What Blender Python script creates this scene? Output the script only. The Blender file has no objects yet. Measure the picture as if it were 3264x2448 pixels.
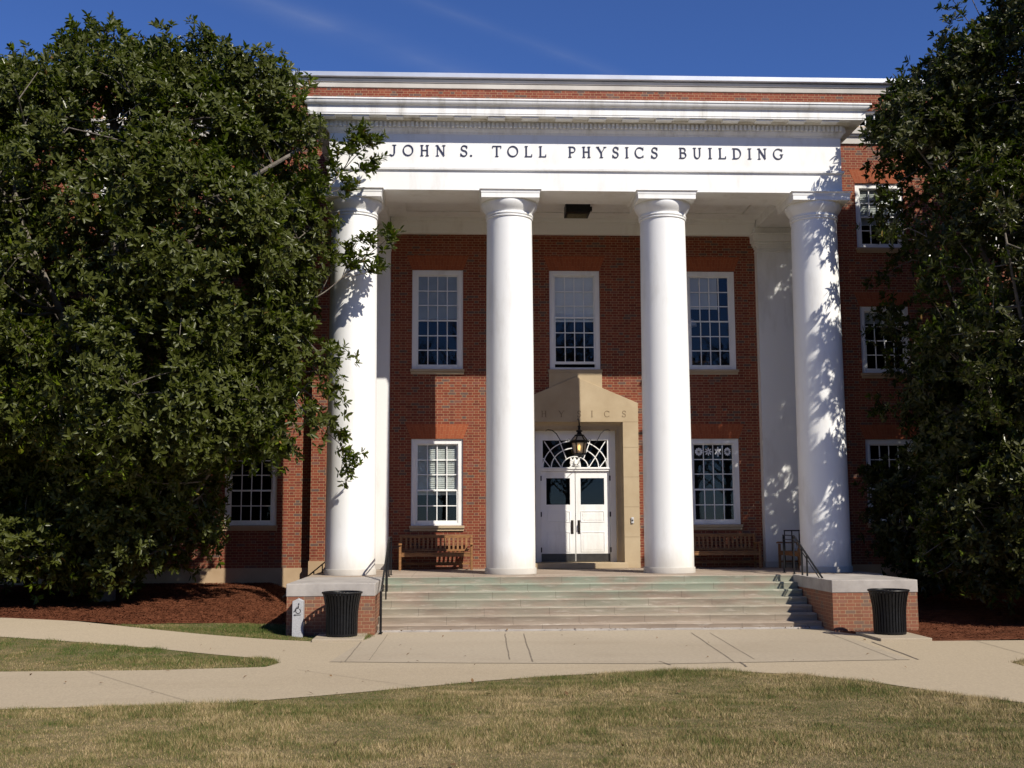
import bpy, bmesh, math, random
import numpy as np
from mathutils import Vector, Matrix

random.seed(7)
RNG = np.random.default_rng(11)
SC = bpy.context.scene
COL = SC.collection
R = math.radians

# ------------------------------------------------------------------ camera
F, PITCH, YAW, ROLL = 3660.03, 0.120702, 0.04509, -0.004308
CAM = Vector((-3.0433, -30.1218, 2.1863))
cd = bpy.data.cameras.new('camera')
cd.sensor_width = 36.0
cd.lens = F / 3264 * 36.0
cd.clip_start = 0.1
cd.clip_end = 2000
cam = bpy.data.objects.new('camera', cd)
COL.objects.link(cam)
_r = Vector((math.cos(YAW), -math.sin(YAW), 0))
_h = Vector((math.sin(YAW), math.cos(YAW), 0))
_f = _h * math.cos(PITCH) + Vector((0, 0, math.sin(PITCH)))
_u = -_h * math.sin(PITCH) + Vector((0, 0, math.cos(PITCH)))
_i = _r * math.cos(ROLL) + _u * math.sin(ROLL)
_v = -_r * math.sin(ROLL) + _u * math.cos(ROLL)
cam.matrix_world = Matrix(((_i.x, _v.x, -_f.x, CAM.x), (_i.y, _v.y, -_f.y, CAM.y),
                           (_i.z, _v.z, -_f.z, CAM.z), (0, 0, 0, 1)))
SC.camera = cam

# ------------------------------------------------------------------ light
SUN_AZ, SUN_EL = R(40.5), R(40.8)          # azimuth to the right of the facade's normal
to_sun = Vector((math.sin(SUN_AZ) * math.cos(SUN_EL), -math.cos(SUN_AZ) * math.cos(SUN_EL), math.sin(SUN_EL)))
sd = bpy.data.lights.new('sun', 'SUN')
sd.energy = 5.0
sd.angle = R(0.53)
sd.color = (1.0, 0.935, 0.82)
sun = bpy.data.objects.new('sun', sd)
COL.objects.link(sun)
sun.rotation_euler = to_sun.to_track_quat('Z', 'Y').to_euler()

W = bpy.data.worlds.new('World')
SC.world = W
W.use_nodes = True
CLOUDS = [(-0.10, 0.441, -0.37, 0.026, 0.26), (0.0, 0.459, -0.38, 0.014, 0.14)]
wt = W.node_tree
wt.nodes.clear()
sky = wt.nodes.new('ShaderNodeTexSky')
sky.sky_type = 'NISHITA'
sky.sun_disc = False
sky.sun_elevation = SUN_EL
sky.sun_rotation = math.atan2(to_sun.x, to_sun.y)
sky.air_density = 0.7
sky.dust_density = 0.0
sky.ozone_density = 10.0
bgn = wt.nodes.new('ShaderNodeBackground')
bgn.inputs['Strength'].default_value = 0.080
won = wt.nodes.new('ShaderNodeOutputWorld')
# two very faint streaks of high cloud
wtc = wt.nodes.new('ShaderNodeTexCoord')
wsp = wt.nodes.new('ShaderNodeSeparateXYZ')
wt.links.new(wtc.outputs['Generated'], wsp.inputs[0])


def wm(op, a, b=0.0, clamp=False):
    nd = wt.nodes.new('ShaderNodeMath')
    nd.operation = op
    nd.use_clamp = clamp
    for k, v in enumerate((a, b)):
        if isinstance(v, bpy.types.NodeSocket):
            wt.links.new(v, nd.inputs[k])
        else:
            nd.inputs[k].default_value = v
    return nd.outputs[0]


wy = wm('MAXIMUM', wsp.outputs[1], 0.05)
wa, wb = wm('DIVIDE', wsp.outputs[0], wy), wm('DIVIDE', wsp.outputs[2], wy)
wn_ = wt.nodes.new('ShaderNodeTexNoise')
wn_.inputs['Scale'].default_value = 9.0
wn_.inputs['Detail'].default_value = 6.0
wcv = wt.nodes.new('ShaderNodeCombineXYZ')
wt.links.new(wa, wcv.inputs[0])
wt.links.new(wm('MULTIPLY', wb, 3.0), wcv.inputs[1])
wt.links.new(wcv.outputs[0], wn_.inputs['Vector'])
cl = None
for (a0, b0, sl, wid, amp) in CLOUDS:
    dd = wm('SUBTRACT', wb, wm('ADD', b0, wm('MULTIPLY', wm('SUBTRACT', wa, a0), sl)))
    g_ = wm('SUBTRACT', 1.0, wm('DIVIDE', wm('ABSOLUTE', dd), wid), True)
    g_ = wm('MULTIPLY', wm('MULTIPLY', g_, g_), amp)
    cl = g_ if cl is None else wm('ADD', cl, g_)
cl = wm('MULTIPLY', cl, wm('MULTIPLY', wn_.outputs[0], wn_.outputs[0]))
wmx = wt.nodes.new('ShaderNodeMix')
wmx.data_type = 'RGBA'
wt.links.new(cl, wmx.inputs[0])
whs = wt.nodes.new('ShaderNodeHueSaturation')
whs.inputs['Saturation'].default_value = 1.04
whs.inputs['Value'].default_value = 1.27
whs.inputs['Hue'].default_value = 0.509
wt.links.new(sky.outputs[0], whs.inputs['Color'])
wt.links.new(whs.outputs[0], wmx.inputs[6])
wmx.inputs[7].default_value = (5.2, 5.6, 6.4, 1)
wt.links.new(wmx.outputs[2], bgn.inputs[0])
wt.links.new(bgn.outputs[0], won.inputs[0])

vs = SC.view_settings
vs.view_transform = 'Standard'
vs.look = 'None'
vs.exposure = 0.36
vs.gamma = 1.0
vs.use_curve_mapping = False
SC.cycles.max_bounces = 8
SC.cycles.transparent_max_bounces = 12
SC.cycles.caustics_reflective = False
SC.cycles.caustics_refractive = False


# ------------------------------------------------------------------ node helpers
class NT:
    def __init__(s, name):
        s.m = bpy.data.materials.new(name)
        s.m.use_nodes = True
        s.t = s.m.node_tree
        s.t.nodes.clear()
        s.out = s.t.nodes.new('ShaderNodeOutputMaterial')

    def n(s, typ, **kw):
        nd = s.t.nodes.new(typ)
        for k, v in kw.items():
            setattr(nd, k, v)
        return nd

    def put(s, sock, v):
        if isinstance(v, bpy.types.NodeSocket):
            s.t.links.new(v, sock)
        else:
            if isinstance(v, (tuple, list)) and len(v) == 3 and sock.type == 'RGBA':
                v = (*v, 1)
            sock.default_value = v

    def math(s, op, a, b=0.0, clamp=False):
        nd = s.n('ShaderNodeMath', operation=op, use_clamp=clamp)
        s.put(nd.inputs[0], a)
        s.put(nd.inputs[1], b)
        return nd.outputs[0]

    def mix(s, f, a, b, blend='MIX'):
        nd = s.n('ShaderNodeMix', data_type='RGBA', blend_type=blend)
        s.put(nd.inputs[0], f)
        s.put(nd.inputs[6], a)
        s.put(nd.inputs[7], b)
        return nd.outputs[2]

    def ramp(s, f, stops, interp='LINEAR'):
        nd = s.n('ShaderNodeValToRGB')
        cr = nd.color_ramp
        cr.interpolation = interp
        while len(cr.elements) < len(stops):
            cr.elements.new(0.5)
        for e, (p, c) in zip(cr.elements, stops):
            e.position = p
            e.color = (*c, 1) if len(c) == 3 else c
        s.put(nd.inputs[0], f)
        return nd.outputs[0]

    def noise(s, scale, detail=4.0, rough=0.55, vec=None, out=0):
        nd = s.n('ShaderNodeTexNoise')
        nd.inputs['Scale'].default_value = scale
        nd.inputs['Detail'].default_value = detail
        nd.inputs['Roughness'].default_value = rough
        if vec is not None:
            s.t.links.new(vec, nd.inputs['Vector'])
        return nd.outputs[out]

    def pos(s):
        return s.n('ShaderNodeNewGeometry').outputs['Position']

    def scaled(s, v, sx, sy, sz):
        nd = s.n('ShaderNodeVectorMath', operation='MULTIPLY')
        s.t.links.new(v, nd.inputs[0])
        nd.inputs[1].default_value = (sx, sy, sz)
        return nd.outputs[0]

    def bsdf(s, col, rough=0.6, spec=0.5, bump=None, bstr=0.3, bdist=0.01, metal=0.0, **kw):
        p = s.n('ShaderNodeBsdfPrincipled')
        s.put(p.inputs['Base Color'], col)
        s.put(p.inputs['Roughness'], rough)
        s.put(p.inputs['Specular IOR Level'], spec)
        p.inputs['Metallic'].default_value = metal
        for k, v in kw.items():
            s.put(p.inputs[k.replace('_', ' ')], v)
        if bump is not None:
            b = s.n('ShaderNodeBump')
            b.inputs['Strength'].default_value = bstr
            b.inputs['Distance'].default_value = bdist
            s.t.links.new(bump, b.inputs['Height'])
            s.t.links.new(b.outputs[0], p.inputs['Normal'])
        s.t.links.new(p.outputs[0], s.out.inputs[0])
        return p


MAT = {}


def plain(name, c1, c2, scale=3.0, rough=0.6, spec=0.4, bscale=40.0, bstr=0.15, bdist=0.004, stretch=(1, 1, 1), **kw):
    t = NT(name)
    v = t.scaled(t.pos(), *stretch)
    f = t.noise(scale, 5.0, 0.6, v)
    f = t.ramp(f, [(0.3, (0, 0, 0)), (0.7, (1, 1, 1))])
    col = t.mix(f, c1, c2)
    t.bsdf(col, rough, spec, t.noise(bscale, 3.0, 0.6, v), bstr, bdist, **kw)
    MAT[name] = t.m
    return t.m


def make_brick(name, tint=(1, 1, 1), dirt=0.55):
    t = NT(name)
    g = t.n('ShaderNodeNewGeometry')
    sp = t.n('ShaderNodeSeparateXYZ')
    t.t.links.new(g.outputs['Position'], sp.inputs[0])
    sn = t.n('ShaderNodeSeparateXYZ')
    t.t.links.new(g.outputs['Normal'], sn.inputs[0])
    ax = t.math('GREATER_THAN', t.math('ABSOLUTE', sn.outputs[0]), 0.5)
    u = t.math('ADD', t.math('MULTIPLY', sp.outputs[0], t.math('SUBTRACT', 1.0, ax)), t.math('MULTIPLY', sp.outputs[1], ax))
    wob = t.noise(14.0, 2.0, 0.5)
    wob = t.math('MULTIPLY', t.math('SUBTRACT', wob, 0.5), 0.008)
    u = t.math('ADD', u, wob)
    v = t.math('DIVIDE', t.math('ADD', sp.outputs[2], wob), 0.0702)
    row = t.math('FLOOR', v)
    fv = t.math('FRACT', v)
    uu = t.math('ADD', t.math('DIVIDE', u, 0.322), t.math('MULTIPLY', t.math('MODULO', t.math('ADD', row, 1000.0), 2.0), 0.5))
    cell = t.math('FLOOR', uu)
    fu = t.math('FRACT', uu)
    ish = t.math('GREATER_THAN', fu, 0.671)
    m1 = t.math('LESS_THAN', fu, 0.030)
    m2 = t.math('MULTIPLY', t.math('GREATER_THAN', fu, 0.656), t.math('LESS_THAN', fu, 0.687))
    m3 = t.math('LESS_THAN', fv, 0.135)
    mort = t.math('MAXIMUM', t.math('MAXIMUM', m1, m2), m3)
    cv = t.n('ShaderNodeCombineXYZ')
    t.put(cv.inputs[0], t.math('ADD', cell, t.math('MULTIPLY', ish, 0.5)))
    t.put(cv.inputs[1], row)
    wn = t.n('ShaderNodeTexWhiteNoise', noise_dimensions='2D')
    t.t.links.new(cv.outputs[0], wn.inputs['Vector'])
    col = t.ramp(wn.outputs['Value'], [(0.0, (0.135, 0.031, 0.021)), (0.22, (0.170, 0.037, 0.022)), (0.50, (0.195, 0.044, 0.024)),
                                        (0.78, (0.222, 0.056, 0.029)), (0.885, (0.180, 0.060, 0.047)), (0.92, (0.110, 0.073, 0.064)), (1.0, (0.09, 0.064, 0.06))])
    fine = t.noise(60.0, 3.0, 0.6)
    col = t.mix(0.14, col, t.ramp(fine, [(0.3, (0.08, 0.02, 0.012)), (0.75, (0.42, 0.14, 0.08))]))
    mc = t.mix(t.noise(5.0, 3.0, 0.6), (0.30, 0.20, 0.108), (0.40, 0.28, 0.16))
    col = t.mix(mort, col, mc)
    big = t.ramp(t.noise(0.55, 5.0, 0.65), [(0.30, (0.55, 0.53, 0.51)), (0.48, (0.92, 0.92, 0.92)), (0.70, (1.12, 1.12, 1.10))])
    strk = t.ramp(t.noise(1.1, 5.0, 0.7, t.scaled(g.outputs['Position'], 2.2, 2.2, 0.22)), [(0.28, (0.55, 0.52, 0.50)), (0.42, (1, 1, 1))])
    col = t.mix(0.45, col, t.mix(1.0, col, strk, 'MULTIPLY'))
    low = t.n('ShaderNodeMapRange')
    t.put(low.inputs[0], t.math('ADD', sp.outputs[2], t.math('MULTIPLY', t.noise(2.0, 4.0, 0.6), 0.5)))
    low.inputs[1].default_value = 1.65
    low.inputs[2].default_value = 1.05
    col = t.mix(t.math('MULTIPLY', low.outputs[0], 0.30), col, (0.30, 0.19, 0.115))
    col = t.mix(dirt, col, t.mix(1.0, col, big, 'MULTIPLY'))
    if tint != (1, 1, 1):
        col = t.mix(1.0, col, tint, 'MULTIPLY')
    t.bsdf(col, 0.85, 0.25, t.math('SUBTRACT', t.math('MULTIPLY', fine, 0.25), mort), 0.5, 0.006)
    MAT[name] = t.m
    return t.m


make_brick('brick')


def make_arch_brick():
    # rubbed orange brick, bricks on edge fanning from a point below each arch (object origin sits there)
    t = NT('arch_brick')
    tc = t.n('ShaderNodeTexCoord')
    sp = t.n('ShaderNodeSeparateXYZ')
    t.t.links.new(tc.outputs['Object'], sp.inputs[0])
    z = sp.outputs[2]
    u = t.math('DIVIDE', sp.outputs[0], z)
    uu = t.math('MULTIPLY', u, 25.0)
    cell = t.math('FLOOR', uu)
    fu = t.math('FRACT', uu)
    half = t.math('FLOOR', t.math('ADD', t.math('MULTIPLY', z, 4.7), t.math('MULTIPLY', t.math('MODULO', t.math('ADD', cell, 100.0), 2.0), 0.5)))
    fz = t.math('FRACT', t.math('ADD', t.math('MULTIPLY', z, 4.7), t.math('MULTIPLY', t.math('MODULO', t.math('ADD', cell, 100.0), 2.0), 0.5)))
    mort = t.math('MAXIMUM', t.math('LESS_THAN', fu, 0.09), t.math('LESS_THAN', fz, 0.05))
    cv = t.n('ShaderNodeCombineXYZ')
    t.put(cv.inputs[0], cell)
    t.put(cv.inputs[1], half)
    wn = t.n('ShaderNodeTexWhiteNoise', noise_dimensions='2D')
    t.t.links.new(cv.outputs[0], wn.inputs['Vector'])
    col = t.ramp(wn.outputs['Value'], [(0, (0.235, 0.056, 0.024)), (1, (0.30, 0.080, 0.033))])
    col = t.mix(t.math('MULTIPLY', mort, 0.6), col, (0.33, 0.17, 0.085))
    col = t.mix(0.15, col, t.ramp(t.noise(30.0, 3.0), [(0.3, (0.15, 0.04, 0.02)), (0.7, (0.5, 0.2, 0.1))]))
    t.bsdf(col, 0.85, 0.2, t.math('SUBTRACT', 1.0, mort), 0.3, 0.003)
    MAT['arch_brick'] = t.m


make_arch_brick()


def make_white():
    t = NT('white_paint')
    v = t.scaled(t.pos(), 1.0, 1.0, 0.25)
    d = t.ramp(t.noise(2.2, 6.0, 0.65, v), [(0.28, (0.68, 0.67, 0.64)), (0.48, (0.80, 0.80, 0.785))])
    sp = t.n('ShaderNodeSeparateXYZ')
    t.t.links.new(t.pos(), sp.inputs[0])
    gz = t.n('ShaderNodeMapRange')
    t.put(gz.inputs[0], t.math('ADD', sp.outputs[2], t.math('MULTIPLY', t.noise(3.0, 5.0, 0.7, v), -0.9)))
    gz.inputs[1].default_value = 1.25
    gz.inputs[2].default_value = 0.70
    d = t.mix(t.math('MULTIPLY', gz.outputs[0], 0.55), d, (0.46, 0.42, 0.35))
    chip = t.ramp(t.noise(16.0, 5.0, 0.75), [(0.235, (1, 1, 1)), (0.265, (0, 0, 0))])
    d = t.mix(t.math('MULTIPLY', chip, 0.6), d, (0.45, 0.43, 0.39))
    t.bsdf(d, 0.48, 0.4, t.noise(55.0, 3.0), 0.06, 0.003)
    MAT['white_paint'] = t.m
    t = NT('weathered_white')        # cornice with rain streaks
    v = t.scaled(t.pos(), 1.6, 1.0, 0.18)
    d = t.ramp(t.noise(1.7, 6.0, 0.7, v), [(0.26, (0.36, 0.345, 0.31)), (0.40, (0.66, 0.65, 0.62)), (0.54, (0.80, 0.80, 0.79))])
    t.bsdf(d, 0.5, 0.35, t.noise(50.0, 3.0), 0.06, 0.003)
    MAT['weathered_white'] = t.m


make_white()
plain('limestone', (0.37, 0.285, 0.18), (0.45, 0.36, 0.24), 1.6, 0.85, 0.2, 60, 0.2)
plain('base_stone', (0.36, 0.25, 0.15), (0.46, 0.34, 0.22), 1.4, 0.9, 0.2, 50, 0.2)
plain('pale_stone', (0.40, 0.37, 0.33), (0.52, 0.49, 0.44), 1.3, 0.85, 0.2, 60, 0.2, stretch=(1, 1, 0.5))
plain('cap_stone', (0.27, 0.245, 0.225), (0.42, 0.385, 0.35), 2.2, 0.85, 0.25, 45, 0.25)
plain('metal_flashing', (0.55, 0.56, 0.58), (0.68, 0.69, 0.71), 1.2, 0.35, 0.5, 20, 0.05, metal=0.55)
plain('black_metal', (0.006, 0.006, 0.0065), (0.011, 0.011, 0.012), 12, 0.42, 0.22, 90, 0.08)
plain('bronze', (0.035, 0.028, 0.022), (0.06, 0.05, 0.04), 20, 0.4, 0.5, 90, 0.08, metal=0.6)
plain('letter_metal', (0.014, 0.018, 0.05), (0.03, 0.035, 0.075), 8, 0.45, 0.4, 60, 0.1)
plain('carved_shade', (0.19, 0.14, 0.085), (0.24, 0.18, 0.11), 6, 0.9, 0.1)
plain('kick_plate', (0.020, 0.019, 0.018), (0.04, 0.037, 0.034), 9, 0.4, 0.5)
plain('granite', (0.27, 0.27, 0.28), (0.46, 0.46, 0.47), 90.0, 0.7, 0.35, 120, 0.2)
plain('dark_mark', (0.03, 0.03, 0.035), (0.05, 0.05, 0.055), 30, 0.8, 0.2)
plain('joint_dirt', (0.13, 0.105, 0.08), (0.24, 0.20, 0.15), 6, 0.9, 0.1)
plain('bench_wood', (0.17, 0.080, 0.030), (0.31, 0.155, 0.062), 5.0, 0.6, 0.3, 60, 0.3, stretch=(1, 3, 6))
plain('bark', (0.10, 0.085, 0.07), (0.21, 0.185, 0.155), 5.0, 0.9, 0.2, 18, 0.8, 0.02)
plain('blind_fabric', (0.52, 0.52, 0.49), (0.60, 0.60, 0.57), 3.0, 0.9, 0.1)
plain('pale_blind', (0.80, 0.80, 0.82), (0.85, 0.85, 0.87), 3.0, 0.9, 0.1)
plain('room_paint', (0.028, 0.028, 0.028), (0.04, 0.038, 0.036), 1.0, 0.95, 0.1)
plain('paper', (0.75, 0.76, 0.78), (0.82, 0.83, 0.85), 8.0, 0.8, 0.2)
plain('grey_box', (0.45, 0.45, 0.46), (0.52, 0.52, 0.53), 8.0, 0.4, 0.4)
plain('lamp_lens', (0.10, 0.105, 0.06), (0.15, 0.15, 0.10), 14.0, 0.25, 0.5)
plain('roof_tar', (0.05, 0.05, 0.05), (0.09, 0.085, 0.08), 2.0, 0.95, 0.1)
plain('soil', (0.11, 0.09, 0.045), (0.19, 0.145, 0.08), 2.5, 0.95, 0.1, 60, 0.5, 0.02)
plain('dry_leaf', (0.10, 0.055, 0.025), (0.20, 0.12, 0.055), 9.0, 0.8, 0.2)


def make_glass():
    t = NT('window_glass')
    ge = t.n('ShaderNodeNewGeometry')
    dp = t.n('ShaderNodeVectorMath', operation='DOT_PRODUCT')
    t.t.links.new(ge.outputs['Normal'], dp.inputs[0])
    t.t.links.new(ge.outputs['Incoming'], dp.inputs[1])
    cs = t.math('ABSOLUTE', dp.outputs['Value'])
    frs = t.math('ADD', 0.036, t.math('MULTIPLY', 0.93, t.math('POWER', t.math('SUBTRACT', 1.0, cs, True), 5.0)))
    b = t.n('ShaderNodeBump')
    b.inputs['Strength'].default_value = 0.02
    b.inputs['Distance'].default_value = 0.01
    t.t.links.new(t.noise(2.2, 2.0), b.inputs['Height'])
    tr = t.n('ShaderNodeBsdfTransparent')
    tr.inputs[0].default_value = (0.82, 0.86, 0.86, 1)
    gl = t.n('ShaderNodeBsdfGlossy')
    gl.inputs['Roughness'].default_value = 0.015
    t.t.links.new(b.outputs[0], gl.inputs['Normal'])
    mx = t.n('ShaderNodeMixShader')
    t.t.links.new(frs, mx.inputs[0])
    t.t.links.new(tr.outputs[0], mx.inputs[1])
    t.t.links.new(gl.outputs[0], mx.inputs[2])
    t.t.links.new(mx.outputs[0], t.out.inputs[0])
    MAT['window_glass'] = t.m
    t = NT('frosted_glass')
    p = t.bsdf((0.62, 0.55, 0.42), 0.5, 0.4, Transmission_Weight=0.55)
    MAT['frosted_glass'] = t.m
    t = NT('bulb_glow')
    e = t.n('ShaderNodeEmission')
    e.inputs[0].default_value = (1.0, 0.62, 0.22, 1)
    e.inputs[1].default_value = 5.0
    t.t.links.new(e.outputs[0], t.out.inputs[0])
    MAT['bulb_glow'] = t.m


make_glass()


def make_concrete():
    t = NT('concrete')
    c = t.mix(t.ramp(t.noise(0.5, 6.0, 0.6), [(0.32, (0, 0, 0)), (0.68, (1, 1, 1))]), (0.37, 0.30, 0.205), (0.44, 0.362, 0.255))
    fine = t.noise(48.0, 3.0, 0.7, t.scaled(t.pos(), 1.0, 0.32, 1.0))
    c = t.mix(t.ramp(fine, [(0.36, (0.35, 0.35, 0.35)), (0.64, (0, 0, 0))]), c, (0.20, 0.165, 0.12))
    st = t.ramp(t.noise(2.6, 6.0, 0.75), [(0.28, (0.80, 0.78, 0.74)), (0.46, (1, 1, 1))])
    c = t.mix(0.5, c, t.mix(1.0, c, st, 'MULTIPLY'))
    vo = t.n('ShaderNodeTexVoronoi', feature='DISTANCE_TO_EDGE')
    vo.inputs['Scale'].default_value = 0.33
    wv = t.n('ShaderNodeVectorMath', operation='ADD')
    t.t.links.new(t.pos(), wv.inputs[0])
    nz = t.n('ShaderNodeVectorMath', operation='SCALE')
    t.t.links.new(t.noise(1.6, 4.0, 0.7, None, 1), nz.inputs[0])
    nz.inputs['Scale'].default_value = 0.5
    t.t.links.new(nz.outputs[0], wv.inputs[1])
    t.t.links.new(wv.outputs[0], vo.inputs['Vector'])
    ck = t.math('MULTIPLY', t.math('LESS_THAN', vo.outputs['Distance'], 0.0016), t.math('GREATER_THAN', t.noise(0.35, 2.0), 0.52))
    c = t.mix(t.math('MULTIPLY', ck, 0.55), c, (0.12, 0.095, 0.07))
    spot = t.ramp(t.noise(7.0, 3.0, 0.6), [(0.70, (0, 0, 0)), (0.74, (1, 1, 1))])
    c = t.mix(t.math('MULTIPLY', spot, 0.22), c, (0.20, 0.17, 0.13))
    t.bsdf(c, 0.9, 0.2, t.noise(120.0, 2.0, 0.7), 0.25, 0.004)
    MAT['concrete'] = t.m
    t = NT('concrete_slab')
    c = t.mix(t.ramp(t.noise(0.8, 6.0, 0.6), [(0.32, (0, 0, 0)), (0.68, (1, 1, 1))]), (0.345, 0.285, 0.205), (0.41, 0.345, 0.255))
    fine = t.noise(140.0, 2.0, 0.7)
    c = t.mix(t.ramp(fine, [(0.35, (0.4, 0.4, 0.4)), (0.65, (0, 0, 0))]), c, (0.2, 0.17, 0.135))
    st = t.ramp(t.noise(3.0, 6.0, 0.75), [(0.28, (0.80, 0.78, 0.75)), (0.46, (1, 1, 1))])
    c = t.mix(0.5, c, t.mix(1.0, c, st, 'MULTIPLY'))
    vo = t.n('ShaderNodeTexVoronoi', feature='DISTANCE_TO_EDGE')
    vo.inputs['Scale'].default_value = 0.33
    wv = t.n('ShaderNodeVectorMath', operation='ADD')
    t.t.links.new(t.pos(), wv.inputs[0])
    nz = t.n('ShaderNodeVectorMath', operation='SCALE')
    t.t.links.new(t.noise(1.6, 4.0, 0.7, None, 1), nz.inputs[0])
    nz.inputs['Scale'].default_value = 0.5
    t.t.links.new(nz.outputs[0], wv.inputs[1])
    t.t.links.new(wv.outputs[0], vo.inputs['Vector'])
    ck = t.math('MULTIPLY', t.math('LESS_THAN', vo.outputs['Distance'], 0.0016), t.math('GREATER_THAN', t.noise(0.35, 2.0), 0.52))
    c = t.mix(t.math('MULTIPLY', ck, 0.55), c, (0.12, 0.095, 0.07))
    spot = t.ramp(t.noise(7.0, 3.0, 0.6), [(0.70, (0, 0, 0)), (0.74, (1, 1, 1))])
    c = t.mix(t.math('MULTIPLY', spot, 0.22), c, (0.20, 0.17, 0.13))
    t.bsdf(c, 0.9, 0.2, fine, 0.3, 0.005)
    MAT['concrete_slab'] = t.m


make_concrete()


def make_steps():
    # worn bluestone/limestone treads: pinkish grey with green copper stains on the upper steps
    t = NT('step_stone')
    p = t.pos()
    sp = t.n('ShaderNodeSeparateXYZ')
    t.t.links.new(p, sp.inputs[0])
    v = t.scaled(p, 0.45, 1.2, 3.0)
    c = t.mix(t.ramp(t.noise(1.4, 6.0, 0.65, v), [(0.3, (0, 0, 0)), (0.7, (1, 1, 1))]), (0.22, 0.17, 0.13), (0.37, 0.30, 0.235))
    g = t.ramp(t.noise(0.9, 5.0, 0.6, t.scaled(p, 0.8, 1.0, 2.5)), [(0.38, (0, 0, 0)), (0.56, (1, 1, 1))])
    hi = t.n('ShaderNodeMapRange')
    t.put(hi.inputs[0], sp.outputs[2])
    hi.inputs[1].default_value = 0.10
    hi.inputs[2].default_value = 0.85
    gf = t.math('MULTIPLY', t.math('MULTIPLY', g, hi.outputs[0]), 0.70)
    gf = t.math('MULTIPLY', gf, t.math('LESS_THAN', sp.outputs[2], 1.005))
    c = t.mix(gf, c, (0.235, 0.295, 0.225))
    edge = t.ramp(t.noise(3.5, 6.0, 0.7, t.scaled(p, 0.5, 1, 5)), [(0.56, (0, 0, 0)), (0.66, (1, 1, 1))])
    c = t.mix(t.math('MULTIPLY', edge, 0.5), c, (0.52, 0.46, 0.385))
    dark = t.ramp(t.noise(5.0, 5.0, 0.7, t.scaled(p, 0.6, 1, 2)), [(0.26, (1, 1, 1)), (0.36, (0, 0, 0))])
    c = t.mix(t.math('MULTIPLY', dark, 0.6), c, (0.13, 0.105, 0.08))
    # slab joints
    x = t.math('ADD', t.math('DIVIDE', sp.outputs[0], 1.37), t.math('MULTIPLY', t.math('FLOOR', t.math('MULTIPLY', t.math('ADD', sp.outputs[2], 0.01), 6.86)), 0.43))
    jm = t.math('LESS_THAN', t.math('FRACT', x), 0.005)
    c = t.mix(jm, c, (0.13, 0.105, 0.08))
    t.bsdf(c, 0.85, 0.25, t.noise(45.0, 4.0), 0.3, 0.006)
    MAT['step_stone'] = t.m


make_steps()


def make_mulch():
    t = NT('mulch_bark')
    c = t.ramp(t.noise(38.0, 4.0, 0.75), [(0.28, (0.030, 0.012, 0.006)), (0.5, (0.122, 0.041, 0.019)), (0.78, (0.24, 0.100, 0.053))])
    big = t.ramp(t.noise(1.1, 4.0, 0.6), [(0.3, (0.7, 0.7, 0.7)), (0.65, (1.05, 1.0, 1.0))])
    c = t.mix(1.0, c, big, 'MULTIPLY')
    t.bsdf(c, 0.95, 0.1, t.noise(45.0, 4.0, 0.8), 1.0, 0.03)
    MAT['mulch_bark'] = t.m


make_mulch()


def make_leaf(name, a, b, back):
    t = NT(name)
    g = t.n('ShaderNodeNewGeometry')
    rnd = g.outputs['Random Per Island']
    c = t.ramp(rnd, [(0.0, a), (0.62, b), (0.90, (b[0] * 1.45, b[1] * 1.4, b[2] * 1.2)), (0.955, (b[0] * 1.6, b[1] * 1.35, b[2] * 1.2)), (0.975, (0.17, 0.10, 0.03)), (1.0, (0.20, 0.12, 0.04))])
    c = t.mix(g.outputs['Backfacing'], c, back)
    p = t.bsdf(c, t.ramp(rnd, [(0.0, (0.24, 0.24, 0.24)), (0.35, (0.42, 0.42, 0.42)), (1.0, (0.55, 0.55, 0.55))]), 0.24, None)
    tl = t.n('ShaderNodeBsdfTranslucent')
    t.put(tl.inputs[0], t.mix(0.5, c, (b[0] * 2.2, b[1] * 2.6, b[2] * 1.5)))
    mx = t.n('ShaderNodeMixShader')
    mx.inputs[0].default_value = 0.16
    t.t.links.new(p.outputs[0], mx.inputs[1])
    t.t.links.new(tl.outputs[0], mx.inputs[2])
    t.t.links.new(mx.outputs[0], t.out.inputs[0])
    MAT[name] = t.m


make_leaf('magnolia_leaf', (0.018, 0.034, 0.003), (0.074, 0.100, 0.005), (0.052, 0.060, 0.010))
make_leaf('shaded_magnolia_leaf', (0.014, 0.027, 0.003), (0.046, 0.066, 0.005), (0.042, 0.044, 0.010))  # same leaf with shade put into its colour, for the darker right tree


def make_grass_mats():
    for nm, bias in (('grass_blade', 0.0), ('green_grass_blade', -0.28)):
        t = NT(nm)
        g = t.n('ShaderNodeNewGeometry')
        n1 = t.noise(0.55, 5.0, 0.7, g.outputs['Position'])
        n2 = t.noise(3.2, 3.0, 0.6, g.outputs['Position'])
        f = t.math('ADD', t.math('MULTIPLY', t.math('SUBTRACT', n1, 0.5), 2.3), t.math('MULTIPLY', t.math('SUBTRACT', n2, 0.5), 1.1))
        f = t.math('ADD', f, t.math('MULTIPLY', t.math('SUBTRACT', g.outputs['Random Per Island'], 0.5), 1.1))
        f = t.math('ADD', f, 0.53 + bias, True)
        c = t.ramp(f, [(0.0, (0.050, 0.085, 0.014)), (0.30, (0.105, 0.118, 0.028)), (0.55, (0.185, 0.140, 0.055)), (0.85, (0.30, 0.218, 0.104)), (1.0, (0.46, 0.35, 0.19))])
        t.bsdf(c, 0.7, 0.2)
        MAT[nm] = t.m


make_grass_mats()


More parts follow.
